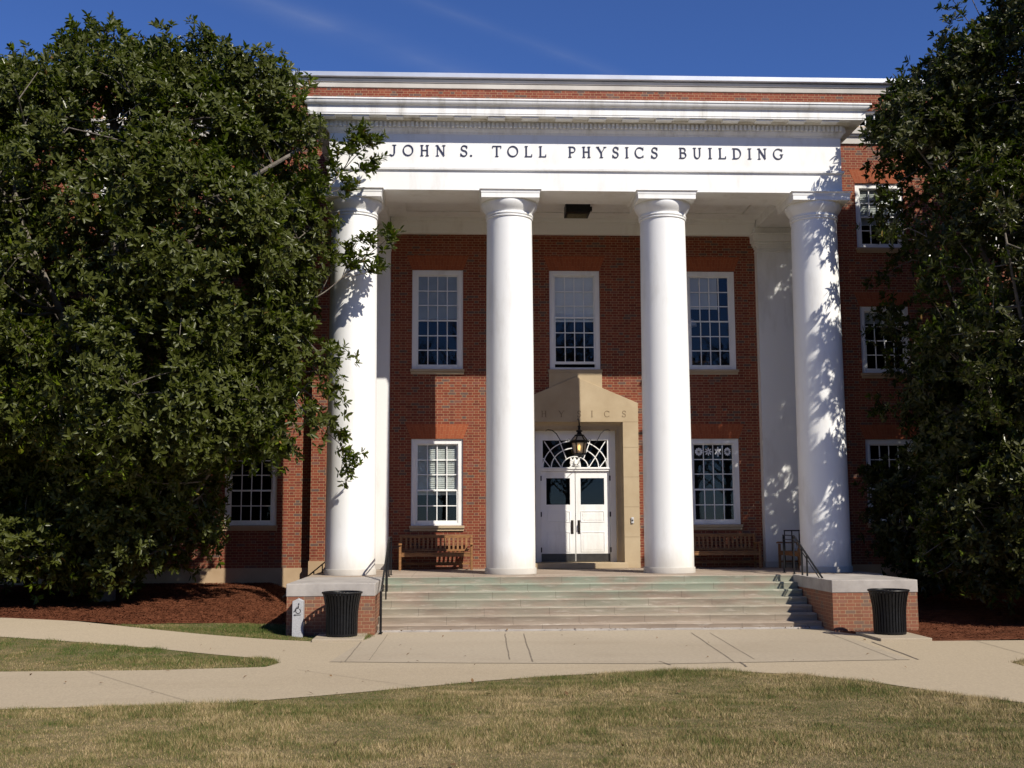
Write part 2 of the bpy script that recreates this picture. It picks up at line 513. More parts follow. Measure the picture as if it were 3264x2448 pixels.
# ------------------------------------------------------------------ mesh helpers
class MB:
    def __init__(s):
        s.v = []
        s.f = []

    def face(s, pts):
        k = len(s.v)
        s.v.extend([tuple(p) for p in pts])
        s.f.append(tuple(range(k, k + len(pts))))
        return s

    def mesh(s, verts, faces):
        k = len(s.v)
        s.v.extend([tuple(p) for p in verts])
        s.f.extend([tuple(i + k for i in f) for f in faces])
        return s

    def box(s, x0, x1, y0, y1, z0, z1):
        v = [(x0, y0, z0), (x1, y0, z0), (x1, y1, z0), (x0, y1, z0), (x0, y0, z1), (x1, y0, z1), (x1, y1, z1), (x0, y1, z1)]
        return s.mesh(v, [(0, 3, 2, 1), (4, 5, 6, 7), (0, 1, 5, 4), (1, 2, 6, 5), (2, 3, 7, 6), (3, 0, 4, 7)])

    def beam(s, a, b, w, d, up=(0, 0, 1)):
        """rectangular bar from a to b; w across, d along 'up'"""
        a, b = Vector(a), Vector(b)
        t = (b - a).normalized()
        up = Vector(up)
        sd_ = t.cross(up)
        if sd_.length < 1e-4:
            sd_ = t.cross(Vector((1, 0, 0)))
        sd_.normalize()
        up = sd_.cross(t).normalized()
        v = []
        for p in (a, b):
            for sx, sz in ((-1, -1), (1, -1), (1, 1), (-1, 1)):
                v.append(p + sd_ * (sx * w / 2) + up * (sz * d / 2))
        return s.mesh(v, [(0, 1, 2, 3), (7, 6, 5, 4), (0, 4, 5, 1), (1, 5, 6, 2), (2, 6, 7, 3), (3, 7, 4, 0)])

    def tube(s, pts, rad, n=8, cap=True):
        pts = [Vector(p) for p in pts]
        rs = rad if isinstance(rad, (list, tuple)) else [rad] * len(pts)
        rings = []
        ref = None
        for i, p in enumerate(pts):
            t = (pts[min(i + 1, len(pts) - 1)] - pts[max(i - 1, 0)])
            t.normalize()
            if ref is None:
                ref = t.orthogonal().normalized()
            ref = (ref - t * ref.dot(t))
            if ref.length < 1e-5:
                ref = t.orthogonal()
            ref.normalize()
            b = t.cross(ref)
            rings.append([p + (ref * math.cos(2 * math.pi * k / n) + b * math.sin(2 * math.pi * k / n)) * rs[i] for k in range(n)])
        k0 = len(s.v)
        for r in rings:
            s.v.extend([tuple(q) for q in r])
        for i in range(len(rings) - 1):
            for k in range(n):
                a = k0 + i * n + k
                b_ = k0 + i * n + (k + 1) % n
                s.f.append((a, b_, b_ + n, a + n))
        if cap:
            s.f.append(tuple(k0 + k for k in reversed(range(n))))
            s.f.append(tuple(k0 + (len(rings) - 1) * n + k for k in range(n)))
        return s

    def lathe(s, cx, cy, prof, n=48):
        k0 = len(s.v)
        for r, z in prof:
            for k in range(n):
                a = 2 * math.pi * k / n
                s.v.append((cx + r * math.cos(a), cy + r * math.sin(a), z))
        for i in range(len(prof) - 1):
            for k in range(n):
                a = k0 + i * n + k
                b = k0 + i * n + (k + 1) % n
                s.f.append((a, b, b + n, a + n))
        s.f.append(tuple(k0 + k for k in reversed(range(n))))
        s.f.append(tuple(k0 + (len(prof) - 1) * n + k for k in range(n)))
        return s

    def prism_y(s, poly, y0, y1):
        """polygon in x,z (counter-clockwise seen from -y) extruded from y0 (front) to y1"""
        n = len(poly)
        v = [(x, y0, z) for x, z in poly] + [(x, y1, z) for x, z in poly]
        f = [tuple(range(n)), tuple(reversed(range(n, 2 * n)))]
        for i in range(n):
            j = (i + 1) % n
            f.append((i, i + n, j + n, j))
        return s.mesh(v, f)

    def prism_x(s, poly, x0, x1):
        n = len(poly)
        v = [(x0, y, z) for y, z in poly] + [(x1, y, z) for y, z in poly]
        f = [tuple(range(n)), tuple(reversed(range(n, 2 * n)))]
        for i in range(n):
            j = (i + 1) % n
            f.append((i, i + n, j + n, j))
        return s.mesh(v, f)

    def build(s, name, mat, parent=None, smooth=False, bevel=0.0, origin=None, recalc=True):
        me = bpy.data.meshes.new(name)
        vv = s.v
        if origin is not None:
            vv = [(x - origin[0], y - origin[1], z - origin[2]) for x, y, z in vv]
        me.from_pydata(vv, [], s.f)
        bm = bmesh.new()
        bm.from_mesh(me)
        if smooth or bevel:
            bmesh.ops.remove_doubles(bm, verts=bm.verts, dist=1e-5)
        if recalc:
            bmesh.ops.recalc_face_normals(bm, faces=bm.faces)
        if smooth:
            for f in bm.faces:
                f.smooth = True
            for e in bm.edges:
                if len(e.link_faces) == 2:
                    e.smooth = e.calc_face_angle(0) < R(34)
        bm.to_mesh(me)
        bm.free()
        me.materials.append(MAT[mat])
        o = bpy.data.objects.new(name, me)
        COL.objects.link(o)
        if origin is not None:
            o.location = origin
        if bevel:
            md = o.modifiers.new('soft_edges', 'BEVEL')
            md.width = bevel
            md.segments = 2
            md.limit_method = 'ANGLE'
            md.angle_limit = R(40)
        if parent is not None:
            o.parent = parent
            o.matrix_parent_inverse = Matrix.Translation(-parent_loc(parent))
        return o


def parent_loc(p):
    v = Vector(p.location)
    q = p
    while q.parent is not None:
        v = v + Vector((0, 0, 0))
        break
    return WORLD.get(p.name, v)


WORLD = {}


def reg(o):
    WORLD[o.name] = Vector(o.location)
    return o


def thing(name, label, cat, loc=(0, 0, 0), group=None):
    o = bpy.data.objects.new(name, None)
    o.empty_display_size = 0.2
    o.location = loc
    COL.objects.link(o)
    return tag(o, label, cat, group)


def tag(o, label=None, cat=None, group=None, kind=None):
    for k, v in (('label', label), ('category', cat), ('group', group), ('kind', kind)):
        if v:
            o[k] = v
    return o


def np_mesh(name, verts, faces, mat, parent=None):
    """verts (N,3) float array, faces (M,k) int array with equal k"""
    verts = np.asarray(verts, dtype=np.float32)
    faces = np.asarray(faces, dtype=np.int32)
    me = bpy.data.meshes.new(name)
    me.vertices.add(len(verts))
    me.vertices.foreach_set('co', verts.ravel())
    m, k = faces.shape
    me.loops.add(m * k)
    me.loops.foreach_set('vertex_index', faces.ravel())
    me.polygons.add(m)
    me.polygons.foreach_set('loop_start', np.arange(0, m * k, k, dtype=np.int32))
    me.update(calc_edges=True)
    me.materials.append(MAT[mat])
    o = bpy.data.objects.new(name, me)
    COL.objects.link(o)
    if parent is not None:
        o.parent = parent
        o.matrix_parent_inverse = Matrix.Translation(-Vector(parent.location))
    return o


def copy_tree(o, parent=None, inv=None):
    c = o.copy()
    COL.objects.link(c)
    if parent is not None:
        c.parent = parent
        c.matrix_parent_inverse = o.matrix_parent_inverse.copy()
    for ch in list(o.children):
        copy_tree(ch, c)
    return c


# ------------------------------------------------------------------ ground
def sm(a, b, x):
    t = np.clip((np.asarray(x, float) - a) / (b - a), 0, 1)
    return t * t * (3 - 2 * t)


def gh(x, y):
    x = np.asarray(x, float)
    y = np.asarray(y, float)
    z = 0.42 * sm(5.5, 13.5, -x) * sm(-13, -5, y)
    wl = np.where(x < 0, sm(6.5, 8.0, -x), sm(6.2, 8.0, x))
    bed = np.where(x < 0, 0.66, 0.5)
    return z + (bed - z) * wl * sm(-6.0, 0.0, y)


def sheet(name, poly, mat, off, step=0.5, kind='structure', bump=0.0):
    bm = bmesh.new()
    vs_ = [bm.verts.new((x, y, 0)) for x, y in poly]
    bm.faces.new(vs_)
    bmesh.ops.triangulate(bm, faces=bm.faces[:])
    xs = [p[0] for p in poly]
    ys = [p[1] for p in poly]
    for ax, lo, hi in ((0, min(xs), max(xs)), (1, min(ys), max(ys))):
        k = math.ceil(lo / step)
        while k * step < hi:
            co = [0, 0, 0]
            no = [0, 0, 0]
            co[ax] = k * step
            no[ax] = 1
            bmesh.ops.bisect_plane(bm, geom=bm.verts[:] + bm.edges[:] + bm.faces[:], plane_co=co, plane_no=no, dist=1e-5)
            k += 1
    for v in bm.verts:
        v.co.z = float(gh(v.co.x, v.co.y)) + off
        if bump:
            v.co.z += bump * (math.sin(v.co.x * 2.3 + v.co.y) * math.cos(v.co.y * 2.9) * 0.5)
    bmesh.ops.recalc_face_normals(bm, faces=bm.faces[:])
    for f in bm.faces:
        if f.normal.z < 0:
            f.normal_flip()
        f.smooth = True
    me = bpy.data.meshes.new(name)
    bm.to_mesh(me)
    bm.free()
    me.materials.append(MAT[mat])
    o = bpy.data.objects.new(name, me)
    COL.objects.link(o)
    o['kind'] = kind
    return o


def lines_nonuni(lo, hi, far):
    a = list(np.arange(lo, hi + 1e-6, 0.5))
    return sorted([-far, -far / 2, lo - 30, lo - 10] + a + [hi + 10, hi + 30, far / 2, far])


gx = np.array(lines_nonuni(-26, 26, 400))
gy = np.array(lines_nonuni(-34, 4, 400))
GX, GY = np.meshgrid(gx, gy)
GV = np.stack([GX, GY, gh(GX, GY)], -1).reshape(-1, 3)
nx_, ny_ = len(gx), len(gy)
ii, jj = np.meshgrid(np.arange(nx_ - 1), np.arange(ny_ - 1))
base = (jj * nx_ + ii).ravel()
GF = np.stack([base, base + 1, base + 1 + nx_, base + nx_], 1)
o = np_mesh('lawn_ground', GV, GF, 'soil')
o['kind'] = 'structure'

LAWN_EDGE = [(-8.53, -15.79), (-6.74, -15.59), (-5.83, -15.47), (-4.93, -15.01), (-4.72, -14.9), (-3.75, -14.36), (-2.69, -13.72), (-1.56, -13.24),
             (0.14, -12.78), (0.88, -12.91), (1.89, -13.44), (2.68, -14.38), (3.27, -15.5), (3.77, -16.17)]
WEDGE = [(-24, -8.6), (-11.32, -8.67), (-9.83, -8.99), (-8.33, -9.5), (-6.8, -10.45), (-6.08, -10.9), (-5.9, -11.4), (-6.04, -11.91), (-6.5, -11.99), (-7.63, -12.18), (-9.92, -12.22), (-24, -12.3)]
SMALL = [(24, -11.6), (8, -11.65), (5.9, -11.87), (5.51, -12.25), (5.48, -12.72), (6.6, -14.6), (9, -20), (12, -27)]
path_poly = [(-24, -6.3), (-12.2, -6.44), (-10.66, -6.45), (-8.99, -6.96), (-7.37, -7.5), (-5.81, -8.07), (-4.8, -7.95), (-4.74, -6.2), (4.43, -6.2), (4.43, -7.0),
             (4.7, -7.5), (5.33, -8.09), (5.34, -8.98), (7.33, -8.99), (24, -8.9)] + SMALL + [(8, -27), (5.2, -19)] + LAWN_EDGE[::-1] + [(-24, -16)] + WEDGE[::-1]
sheet('concrete_path', path_poly, 'concrete', 0.008)
# the slab in front of the steps: slightly greyer, with sawn joints
slab = [(-5.12, -11.36), (-4.85, -7.95), (-4.74, -6.2), (4.43, -6.2), (4.43, -7.0), (4.08, -11.81), (1.03, -11.98), (0.28, -12.04), (-2.88, -11.70)]
sheet('pavement_slab', slab, 'concrete_slab', 0.0125)
mul_l = [(-24, -6.3), (-12.2, -6.44), (-10.66, -6.45), (-9.83, -6.62), (-8.98, -5.85), (-8.1, -5.3), (-6.88, -4.95), (-6.45, -4.85), (-6.45, 0.29), (-24, 0.29)]
sheet('mulch_bed', mul_l, 'mulch_bark', 0.016, bump=0.03)
mul_r = [(6.18, -7.03), (4.5, -7.05), (4.62, -7.5), (5.33, -8.07), (5.36, -8.97), (7.33, -8.97), (24, -8.88), (24, 0.29), (6.18, 0.29)]
sheet('mulch_bed', mul_r, 'mulch_bark', 0.016, bump=0.03)

# joints sawn in the slab, drawn as very thin dark strips sitting in it
jb = MB()
joints = [((-4.87, -11.38), (-4.88, -6.56), .022), ((-4.5, -11.2), (-4.48, -6.92), .012), ((-2.16, -6.93), (-2.25, -11.29), .02), ((-1.79, -6.97), (-1.9, -11.62), .022),
          ((1.54, -7.07), (1.25, -11.87), .024), ((1.9, -7.11), (1.65, -11.57), .014), ((4.46, -9.05), (4.22, -11.82), .026), ((4.20, -7.3), (3.88, -11.79), .012),
          ((-5.1, -11.36), (-2.88, -11.70), .012), ((-2.88, -11.70), (0.28, -12.04), .012), ((0.28, -12.04), (1.03, -11.98), .012), ((1.03, -11.98), (4.08, -11.81), .014),
          ((0.1, -11.7), (0.2, -12.2), .03), ((1.35, -11.9), (1.30, -12.5), .03), ((-8.6, -12.3), (-6.3, -15.5), .007), ((-5.5, -12.3), (-3.6, -14.3), .007), ((6.4, -9.0), (6.2, -11.7), .012)]
for (a, b, w) in joints:
    n = 9
    pts = []
    for i in range(n + 1):
        t = i / n
        jx = random.uniform(-1, 1) * w * .35
        pts.append((a[0] + (b[0] - a[0]) * t + jx, a[1] + (b[1] - a[1]) * t))
    dx, dy = b[0] - a[0], b[1] - a[1]
    L = math.hypot(dx, dy)
    px, py = -dy / L * w / 2, dx / L * w / 2
    for p, q in zip(pts, pts[1:]):
        z1 = float(gh(*p)) + 0.0155
        z2 = float(gh(*q)) + 0.0155
        jb.face([(p[0] - px, p[1] - py, z1), (q[0] - px, q[1] - py, z2), (q[0] + px, q[1] + py, z2), (p[0] + px, p[1] + py, z1)])
o = jb.build('pavement_joints', 'joint_dirt')
o['kind'] = 'structure'


# ------------------------------------------------------------------ the building
B = thing('brick_building', 'red brick hall with white columned portico, stone doorway and name lettered on the frieze', 'building')
XW, WY = 6.93, 0.30          # pavilion half width, wing wall plane


def wall_with_holes(mb, x0, x1, z0, z1, y, holes, depth=0.22):
    """front face at y with rectangular holes (hx0,hx1,hz0,hz1) and reveals going back by depth"""
    xs = sorted({x0, x1, *[h[0] for h in holes], *[h[1] for h in holes]})
    zs = sorted({z0, z1, *[h[2] for h in holes], *[h[3] for h in holes]})
    for i in range(len(xs) - 1):
        for j in range(len(zs) - 1):
            cx, cz = (xs[i] + xs[i + 1]) / 2, (zs[j] + zs[j + 1]) / 2
            if any(h[0] < cx < h[1] and h[2] < cz < h[3] for h in holes):
                continue
            mb.face([(xs[i], y, zs[j]), (xs[i + 1], y, zs[j]), (xs[i + 1], y, zs[j + 1]), (xs[i], y, zs[j + 1])])
    for a, b, c, d in holes:
        yb = y + depth
        mb.face([(a, y, c), (a, y, d), (a, yb, d), (a, yb, c)])
        mb.face([(b, y, d), (b, y, c), (b, yb, c), (b, yb, d)])
        mb.face([(a, y, d), (b, y, d), (b, yb, d), (a, yb, d)])
        mb.face([(b, y, c), (a, y, c), (a, yb, c), (b, yb, c)])


HW = 0.676
PW = []      # (xc, z0, z1, y, rows_top, rows_bottom, style)
PW += [(-3.655, 6.235, 8.911, 0.0, 3, 3, 'grey_half'), (0.0, 6.235, 8.911, 0.0, 3, 3, 'pale_half'), (3.655, 6.235, 8.911, 0.0, 3, 3, 'lamp')]
PW += [(-3.655, 2.135, 4.391, 0.0, 3, 2, 'shade'), (3.655, 2.135, 4.391, 0.0, 3, 2, 'none')]
for sx in (-1, 1):
    for xc in (8.52, 12.05, 15.6):
        PW += [(sx * xc, 2.16, 4.39, WY, 3, 2, 'none'), (sx * xc, 6.19, 8.03, WY, 2, 2, 'top' if sx > 0 else 'shade'), (sx * xc, 9.66, 11.49, WY, 2, 2, 'shade' if xc < 9 else 'none'),
               (sx * xc, 13.10, 13.58, WY, 1, 0, 'none')]
DOOR_HOLE = (-1.24, 1.24, 1.02, 4.84)
mb = MB()
wall_with_holes(mb, -XW, XW, 1.0, 12.4, 0.0, [(x - HW, x + HW, z0, z1) for x, z0, z1, y, *_ in PW if y == 0.0] + [DOOR_HOLE], 0.26)
for s in (-1, 1):
    mb.face([(s * XW, 0, 0.0), (s * XW, WY, 0.0), (s * XW, WY, 12.4), (s * XW, 0, 12.4)])
mb.face([(-XW, 0, 12.4), (XW, 0, 12.4), (XW, WY, 12.4), (-XW, WY, 12.4)])
mb.build('pavilion_wall', 'brick', B, recalc=False)
for s in (-1, 1):
    mb = MB()
    hl = [(x - HW, x + HW, z0, z1) for x, z0, z1, y, *_ in PW if y == WY and x * s > 0]
    xa, xb = (XW, 26.0) if s > 0 else (-26.0, -XW)
    wall_with_holes(mb, xa, xb, 0.0, 14.06, WY, hl, 0.2)
    if s > 0:
        mb.face([(26.0, WY, 0), (26.0, 12, 0), (26.0, 12, 14.06), (26.0, WY, 14.06)])
        wall_with_holes(mb, -XW, XW, 12.2, 14.06, WY, [])
    else:
        mb.face([(-26.0, 12, 0), (-26.0, WY, 0), (-26.0, WY, 14.06), (-26.0, 12, 14.06)])
    mb.build('wing_wall', 'brick', B, recalc=False)
# stone foundation course
mb = MB()
mb.box(-26, -XW - 0.005, WY - 0.03, WY - 0.002, 0.0, 1.06)
mb.box(-XW - 0.025, -6.50, -0.03, -0.002, 0.0, 1.24)
mb.box(-XW - 0.025, -XW - 0.003, -0.002, WY - 0.031, 0.0, 1.24)
mb.build('foundation', 'base_stone', B)
mb = MB()
mb.box(XW + 0.005, 26, WY - 0.03, WY - 0.002, 0.0, 1.06)
mb.box(6.50, XW + 0.025, -0.03, -0.002, 0.0, 1.24)
mb.build('foundation', 'base_stone', B)
# parapet: two stone bands, drip groove and a metal coping
mb = MB()
mb.box(-26.1, 26.1, WY - 0.03, WY + 0.3, 14.06, 14.195)
mb.box(-26.1, 26.1, WY - 0.055, WY + 0.3, 14.205, 14.30)
mb.build('parapet_band', 'pale_stone', B, bevel=0.008)
mb = MB()
mb.box(-26.2, 26.2, WY - 0.16, WY + 0.45, 14.325, 14.455)
mb.build('coping', 'metal_flashing', B, bevel=0.012)
mb = MB()
mb.box(-26, 26, WY + 0.45, 12, 13.6, 13.7)
mb.build('roof', 'roof_tar', B)
# string course on the wings
for s in (-1, 1):
    x0, x1 = (XW - 0.2, 26) if s > 0 else (-26, -XW + 0.2)
    mb = MB()
    mb.box(x0, x1, WY - 0.05, WY - 0.002, 12.60, 12.80)
    mb.box(x0, x1, WY - 0.15, WY - 0.002, 12.86, 13.04)
    mb.box(x0, x1, WY - 0.10, WY - 0.002, 12.80, 12.86)
    mb.build('string_course', 'pale_stone', B, bevel=0.01)


def flat_arch(xc, z1, y):
    mb = MB()
    mb.prism_y([(xc - 0.676, z1 + 0.002), (xc + 0.676, z1 + 0.002), (xc + 0.83, z1 + 0.39), (xc - 0.83, z1 + 0.39)], y - 0.005, y + 0.05)
    mb.build('flat_arch', 'arch_brick', B, origin=(xc, y, z1 - 1.70))


def window(xc, z0, z1, y, rt, rb, style):
    g = MB()      # sashes with muntins
    fr = MB()
    gl = MB()
    sl = MB()
    cw = 0.125
    x0, x1 = xc - HW, xc + HW
    yf = y + 0.045
    # casing
    small = (z1 - z0) < 0.8
    ct = 0.05 if small else 0.13
    cb = 0.05 if small else 0.06
    fr.box(x0, x0 + cw, yf, y + 0.2, z0, z1)
    fr.box(x1 - cw, x1, yf, y + 0.2, z0, z1)
    fr.box(x0 + cw, x1 - cw, yf, y + 0.2, z1 - ct, z1)
    fr.box(x0 + cw, x1 - cw, yf, y + 0.2, z0, z0 + cb)
    fr.box(x0 + cw, x0 + cw + 0.018, y + 0.075, y + 0.2, z0 + cb, z1 - ct)
    fr.box(x1 - cw - 0.018, x1 - cw, y + 0.075, y + 0.2, z0 + cb, z1 - ct)
    gx0, gx1 = x0 + cw + 0.018, x1 - cw - 0.018
    gz0, gz1 = z0 + cb, z1 - ct
    n = rt + rb
    bot = 0.07 if rb else 0.03
    ph = (gz1 - 0.03 - gz0 - bot - (0.045 if rb else 0)) / n
    mrail = gz1 - 0.03 - ph * rt - 0.045 if rb else gz0
    ysu, ysl = y + 0.105, y + 0.085          # upper sash sits behind the lower one
    w = 0.024

    def sash(za, zb, rows, ys, railb, railt):
        g.box(gx0, gx0 + 0.022, ys, ys + 0.04, za, zb)
        g.box(gx1 - 0.022, gx1, ys, ys + 0.04, za, zb)
        g.box(gx0 + 0.022, gx1 - 0.022, ys, ys + 0.04, za, za + railb)
        g.box(gx0 + 0.022, gx1 - 0.022, ys, ys + 0.04, zb - railt, zb)
        ia, ib = za + railb, zb - railt
        for k in range(1, 4):
            xm = gx0 + 0.022 + (gx1 - gx0 - 0.044) * k / 4
            g.box(xm - w / 2, xm + w / 2, ys + 0.006, ys + 0.03, ia, ib)
        for k in range(1, rows):
            zm = ia + (ib - ia) * k / rows
            g.box(gx0 + 0.022, gx1 - 0.022, ys + 0.0075, ys + 0.0285, zm - w / 2, zm + w / 2)
        gl.face([(gx0 + 0.01, ys + 0.018, za + 0.01), (gx1 - 0.01, ys + 0.018, za + 0.01), (gx1 - 0.01, ys + 0.018, zb - 0.01), (gx0 + 0.01, ys + 0.018, zb - 0.01)])

    if rb:
        lift = 0.09 if style == 'pale_half' else 0.0
        sash(mrail, gz1, rt, ysu, 0.04, 0.03)
        sash(gz0 + lift, mrail + 0.03 + lift, rb, ysl - 0.022, bot, 0.035)
    else:
        sash(gz0, gz1, rt, ysu, 0.03, 0.03)
    o = g.build('window', 'white_paint', B, origin=(xc, y, z0))
    WORLD[o.name] = Vector((xc, y, z0))
    fr.build('frame', 'white_paint', o, bevel=0.004)
    gl.build('pane', 'window_glass', o, recalc=False)
    # stone sill
    if xc == 0.0:
        sl.box(xc - 0.72, xc + 0.72, y - 0.04, y + 0.12, z0 - 0.08, z0 - 0.002)
    else:
        sl.box(xc - 0.715, xc + 0.715, y - 0.075, y + 0.12, z0 - 0.07, z0 - 0.002)
        sl.box(xc - 0.70, xc + 0.70, y - 0.04, y - 0.002, z0 - 0.14, z0 - 0.07)
    sl.build('sill', 'limestone' if y == 0 else 'base_stone', o, bevel=0.006)
    # blinds behind the glass
    bl = MB()
    if style in ('grey_half', 'shade', 'pale_half', 'top', 'lamp'):
        fz = {'grey_half': 0.52, 'shade': 0.36, 'pale_half': 0.50, 'top': 0.75, 'lamp': 0.62}[style]
        zb = z0 + (z1 - z0) * fz
        xr = gx1 if style != 'lamp' else gx0 + (gx1 - gx0) * 0.72
        yb = y + 0.172
        nsl = int((gz1 - zb) / 0.05)
        vs_, fs_ = [], []
        if style == 'pale_half':
            bl.box(gx0 + 0.003, xr - 0.003, yb, yb + 0.006, zb, gz1 + 0.02)
            bl.box(gx0 + 0.003, xr - 0.003, yb - 0.012, yb + 0.012, zb - 0.03, zb)
        else:
            for k in range(nsl):
                zz = gz1 - k * 0.05
                bl.mesh([(gx0 + 0.003, yb - 0.016, zz - 0.052), (xr - 0.003, yb - 0.016, zz - 0.052), (xr - 0.003, yb + 0.012, zz + 0.004), (gx0 + 0.003, yb + 0.012, zz + 0.004)], [(0, 1, 2, 3)])
            bl.box(gx0 + 0.003, xr - 0.003, yb - 0.014, yb + 0.01, gz1 - nsl * 0.05 - 0.03, gz1 - nsl * 0.05 - 0.004)
        bl.build('blind', 'pale_blind' if style in ('pale_half', 'lamp') else 'blind_fabric', o, recalc=False)
    return o


for p in PW:
    window(*p)
    if p[2] < 13:
        flat_arch(p[0], p[2], p[3])

# dark rooms behind the glass
mb = MB()
for (xc, z0, z1, y, *_) in PW:
    a, b, c, d = xc - 1.1, xc + 1.1, z0 - 0.7, z1 + 0.25
    ya, yb = y + 0.262, y + 2.6
    mb.face([(a, yb, c), (b, yb, c), (b, yb, d), (a, yb, d)])
    mb.face([(a, ya, c), (a, yb, c), (a, yb, d), (a, ya, d)])
    mb.face([(b, ya, c), (b, ya, d), (b, yb, d), (b, yb, c)])
    mb.face([(a, ya, c), (b, ya, c), (b, yb, c), (a, yb, c)])
    mb.face([(a, ya, d), (a, yb, d), (b, yb, d), (b, ya, d)])
    # strips that close the gap between opening and room
    mb.face([(a, ya, c), (xc - HW, ya, c), (xc - HW, ya, d), (a, ya, d)])
    mb.face([(xc + HW, ya, c), (b, ya, c), (b, ya, d), (xc + HW, ya, d)])
    mb.face([(xc - HW, ya, c), (xc + HW, ya, c), (xc + HW, ya, z0), (xc - HW, ya, z0)])
    mb.face([(xc - HW, ya, z1), (xc + HW, ya, z1), (xc + HW, ya, d), (xc - HW, ya, d)])
a, b, c, d, ya, yb = -1.2, 1.2, 1.15, 4.7, 0.462, 4.0
mb.face([(a, yb, c), (b, yb, c), (b, yb, d), (a, yb, d)])
mb.face([(a, ya, c), (a, yb, c), (a, yb, d), (a, ya, d)])
mb.face([(b, ya, c), (b, ya, d), (b, yb, d), (b, yb, c)])
mb.face([(a, ya, c), (b, ya, c), (b, yb, c), (a, yb, c)])
mb.face([(a, ya, d), (a, yb, d), (b, yb, d), (b, ya, d)])
mb.build('room_interior', 'room_paint', B, recalc=False)

# ------------------------------------------------------------------ stone doorway
mb = MB()
SX = 1.64
YS = -0.085
OX, OZ = 1.23, 4.83
mb.prism_y([(-SX, 1.02), (-OX, 1.02), (-OX, OZ), (-SX, OZ)], YS, 0.02)
mb.prism_y([(OX, 1.02), (SX, 1.02), (SX, OZ), (OX, OZ)], YS, 0.02)
mb.prism_y([(-SX, OZ), (SX, OZ), (SX, 5.33), (0, 6.03), (-SX, 5.33)], YS, 0.02)
sur = mb.build('door_surround', 'limestone', B, bevel=0.004, origin=(0, YS, 1.02))
WORLD[sur.name] = Vector((0, YS, 1.02))
# hollow moulding running round the opening
mb = MB()
prof = [(0.0, YS + 0.004), (0.0, -0.05), (0.025, 0.02), (0.07, 0.065), (0.11, 0.075), (0.125, 0.075), (0.125, 0.11), (0.155, 0.11), (0.155, 0.345)]
rows = []
for d_, yy in prof:
    x_, z_ = OX - d_, OZ - d_ * 1.3
    rows.append([(-x_, yy, 1.02), (-x_, yy, z_), (x_, yy, z_), (x_, yy, 1.02)])
k = []
for ra, rb_ in zip(rows, rows[1:]):
    for i in range(3):
        mb.face([ra[i], ra[i + 1], rb_[i + 1], rb_[i]])
mb.build('hollow_moulding', 'limestone', sur, recalc=False)
mb = MB()
mb.box(-0.705, 0.705, -0.045, 0.02, 5.70, 6.153)
mb.build('stone_apron', 'limestone', B, bevel=0.004)
# joints in the jamb stones
mb = MB()
for s in (-1, 1):
    for z in (1.82, 2.60, 3.38, 4.16):
        mb.box(s * 1.435 - 0.2, s * 1.435 + 0.2, YS - 0.0025, YS + 0.004, z - 0.004, z + 0.004)
mb.box(-SX + 0.01, -1.02 - 0.2, YS - 0.0025, YS + 0.004, 4.826, 4.834)
mb.box(1.22, SX - 0.01, YS - 0.0025, YS + 0.004, 4.826, 4.834)
mb.build('joint', 'carved_shade', sur)
mb = MB()
mb.box(-1.27, 1.27, -0.42, 0.46, 1.022, 1.165)
mb.build('threshold', 'limestone', B, bevel=0.01)

# white door frame, doors, fanlight
YD = 0.33
mb = MB()
mb.box(-1.09, -0.925, YD - 0.02, YD + 0.12, 1.165, 4.66)
mb.box(0.925, 1.09, YD - 0.02, YD + 0.12, 1.165, 4.66)
mb.box(-0.925, 0.925, YD - 0.02, YD + 0.12, 4.375, 4.66)
mb.box(-0.925, 0.925, YD - 0.02, YD + 0.12, 3.555, 3.655)
mb.box(-0.925, -0.86, YD - 0.012, YD + 0.12, 3.655, 4.375)
mb.box(0.86, 0.925, YD - 0.012, YD + 0.12, 3.655, 4.375)
mb.box(-0.93, 0.93, YD - 0.045, YD - 0.02, 3.61, 3.64)
mb.build('door_frame', 'white_paint', B, bevel=0.004)


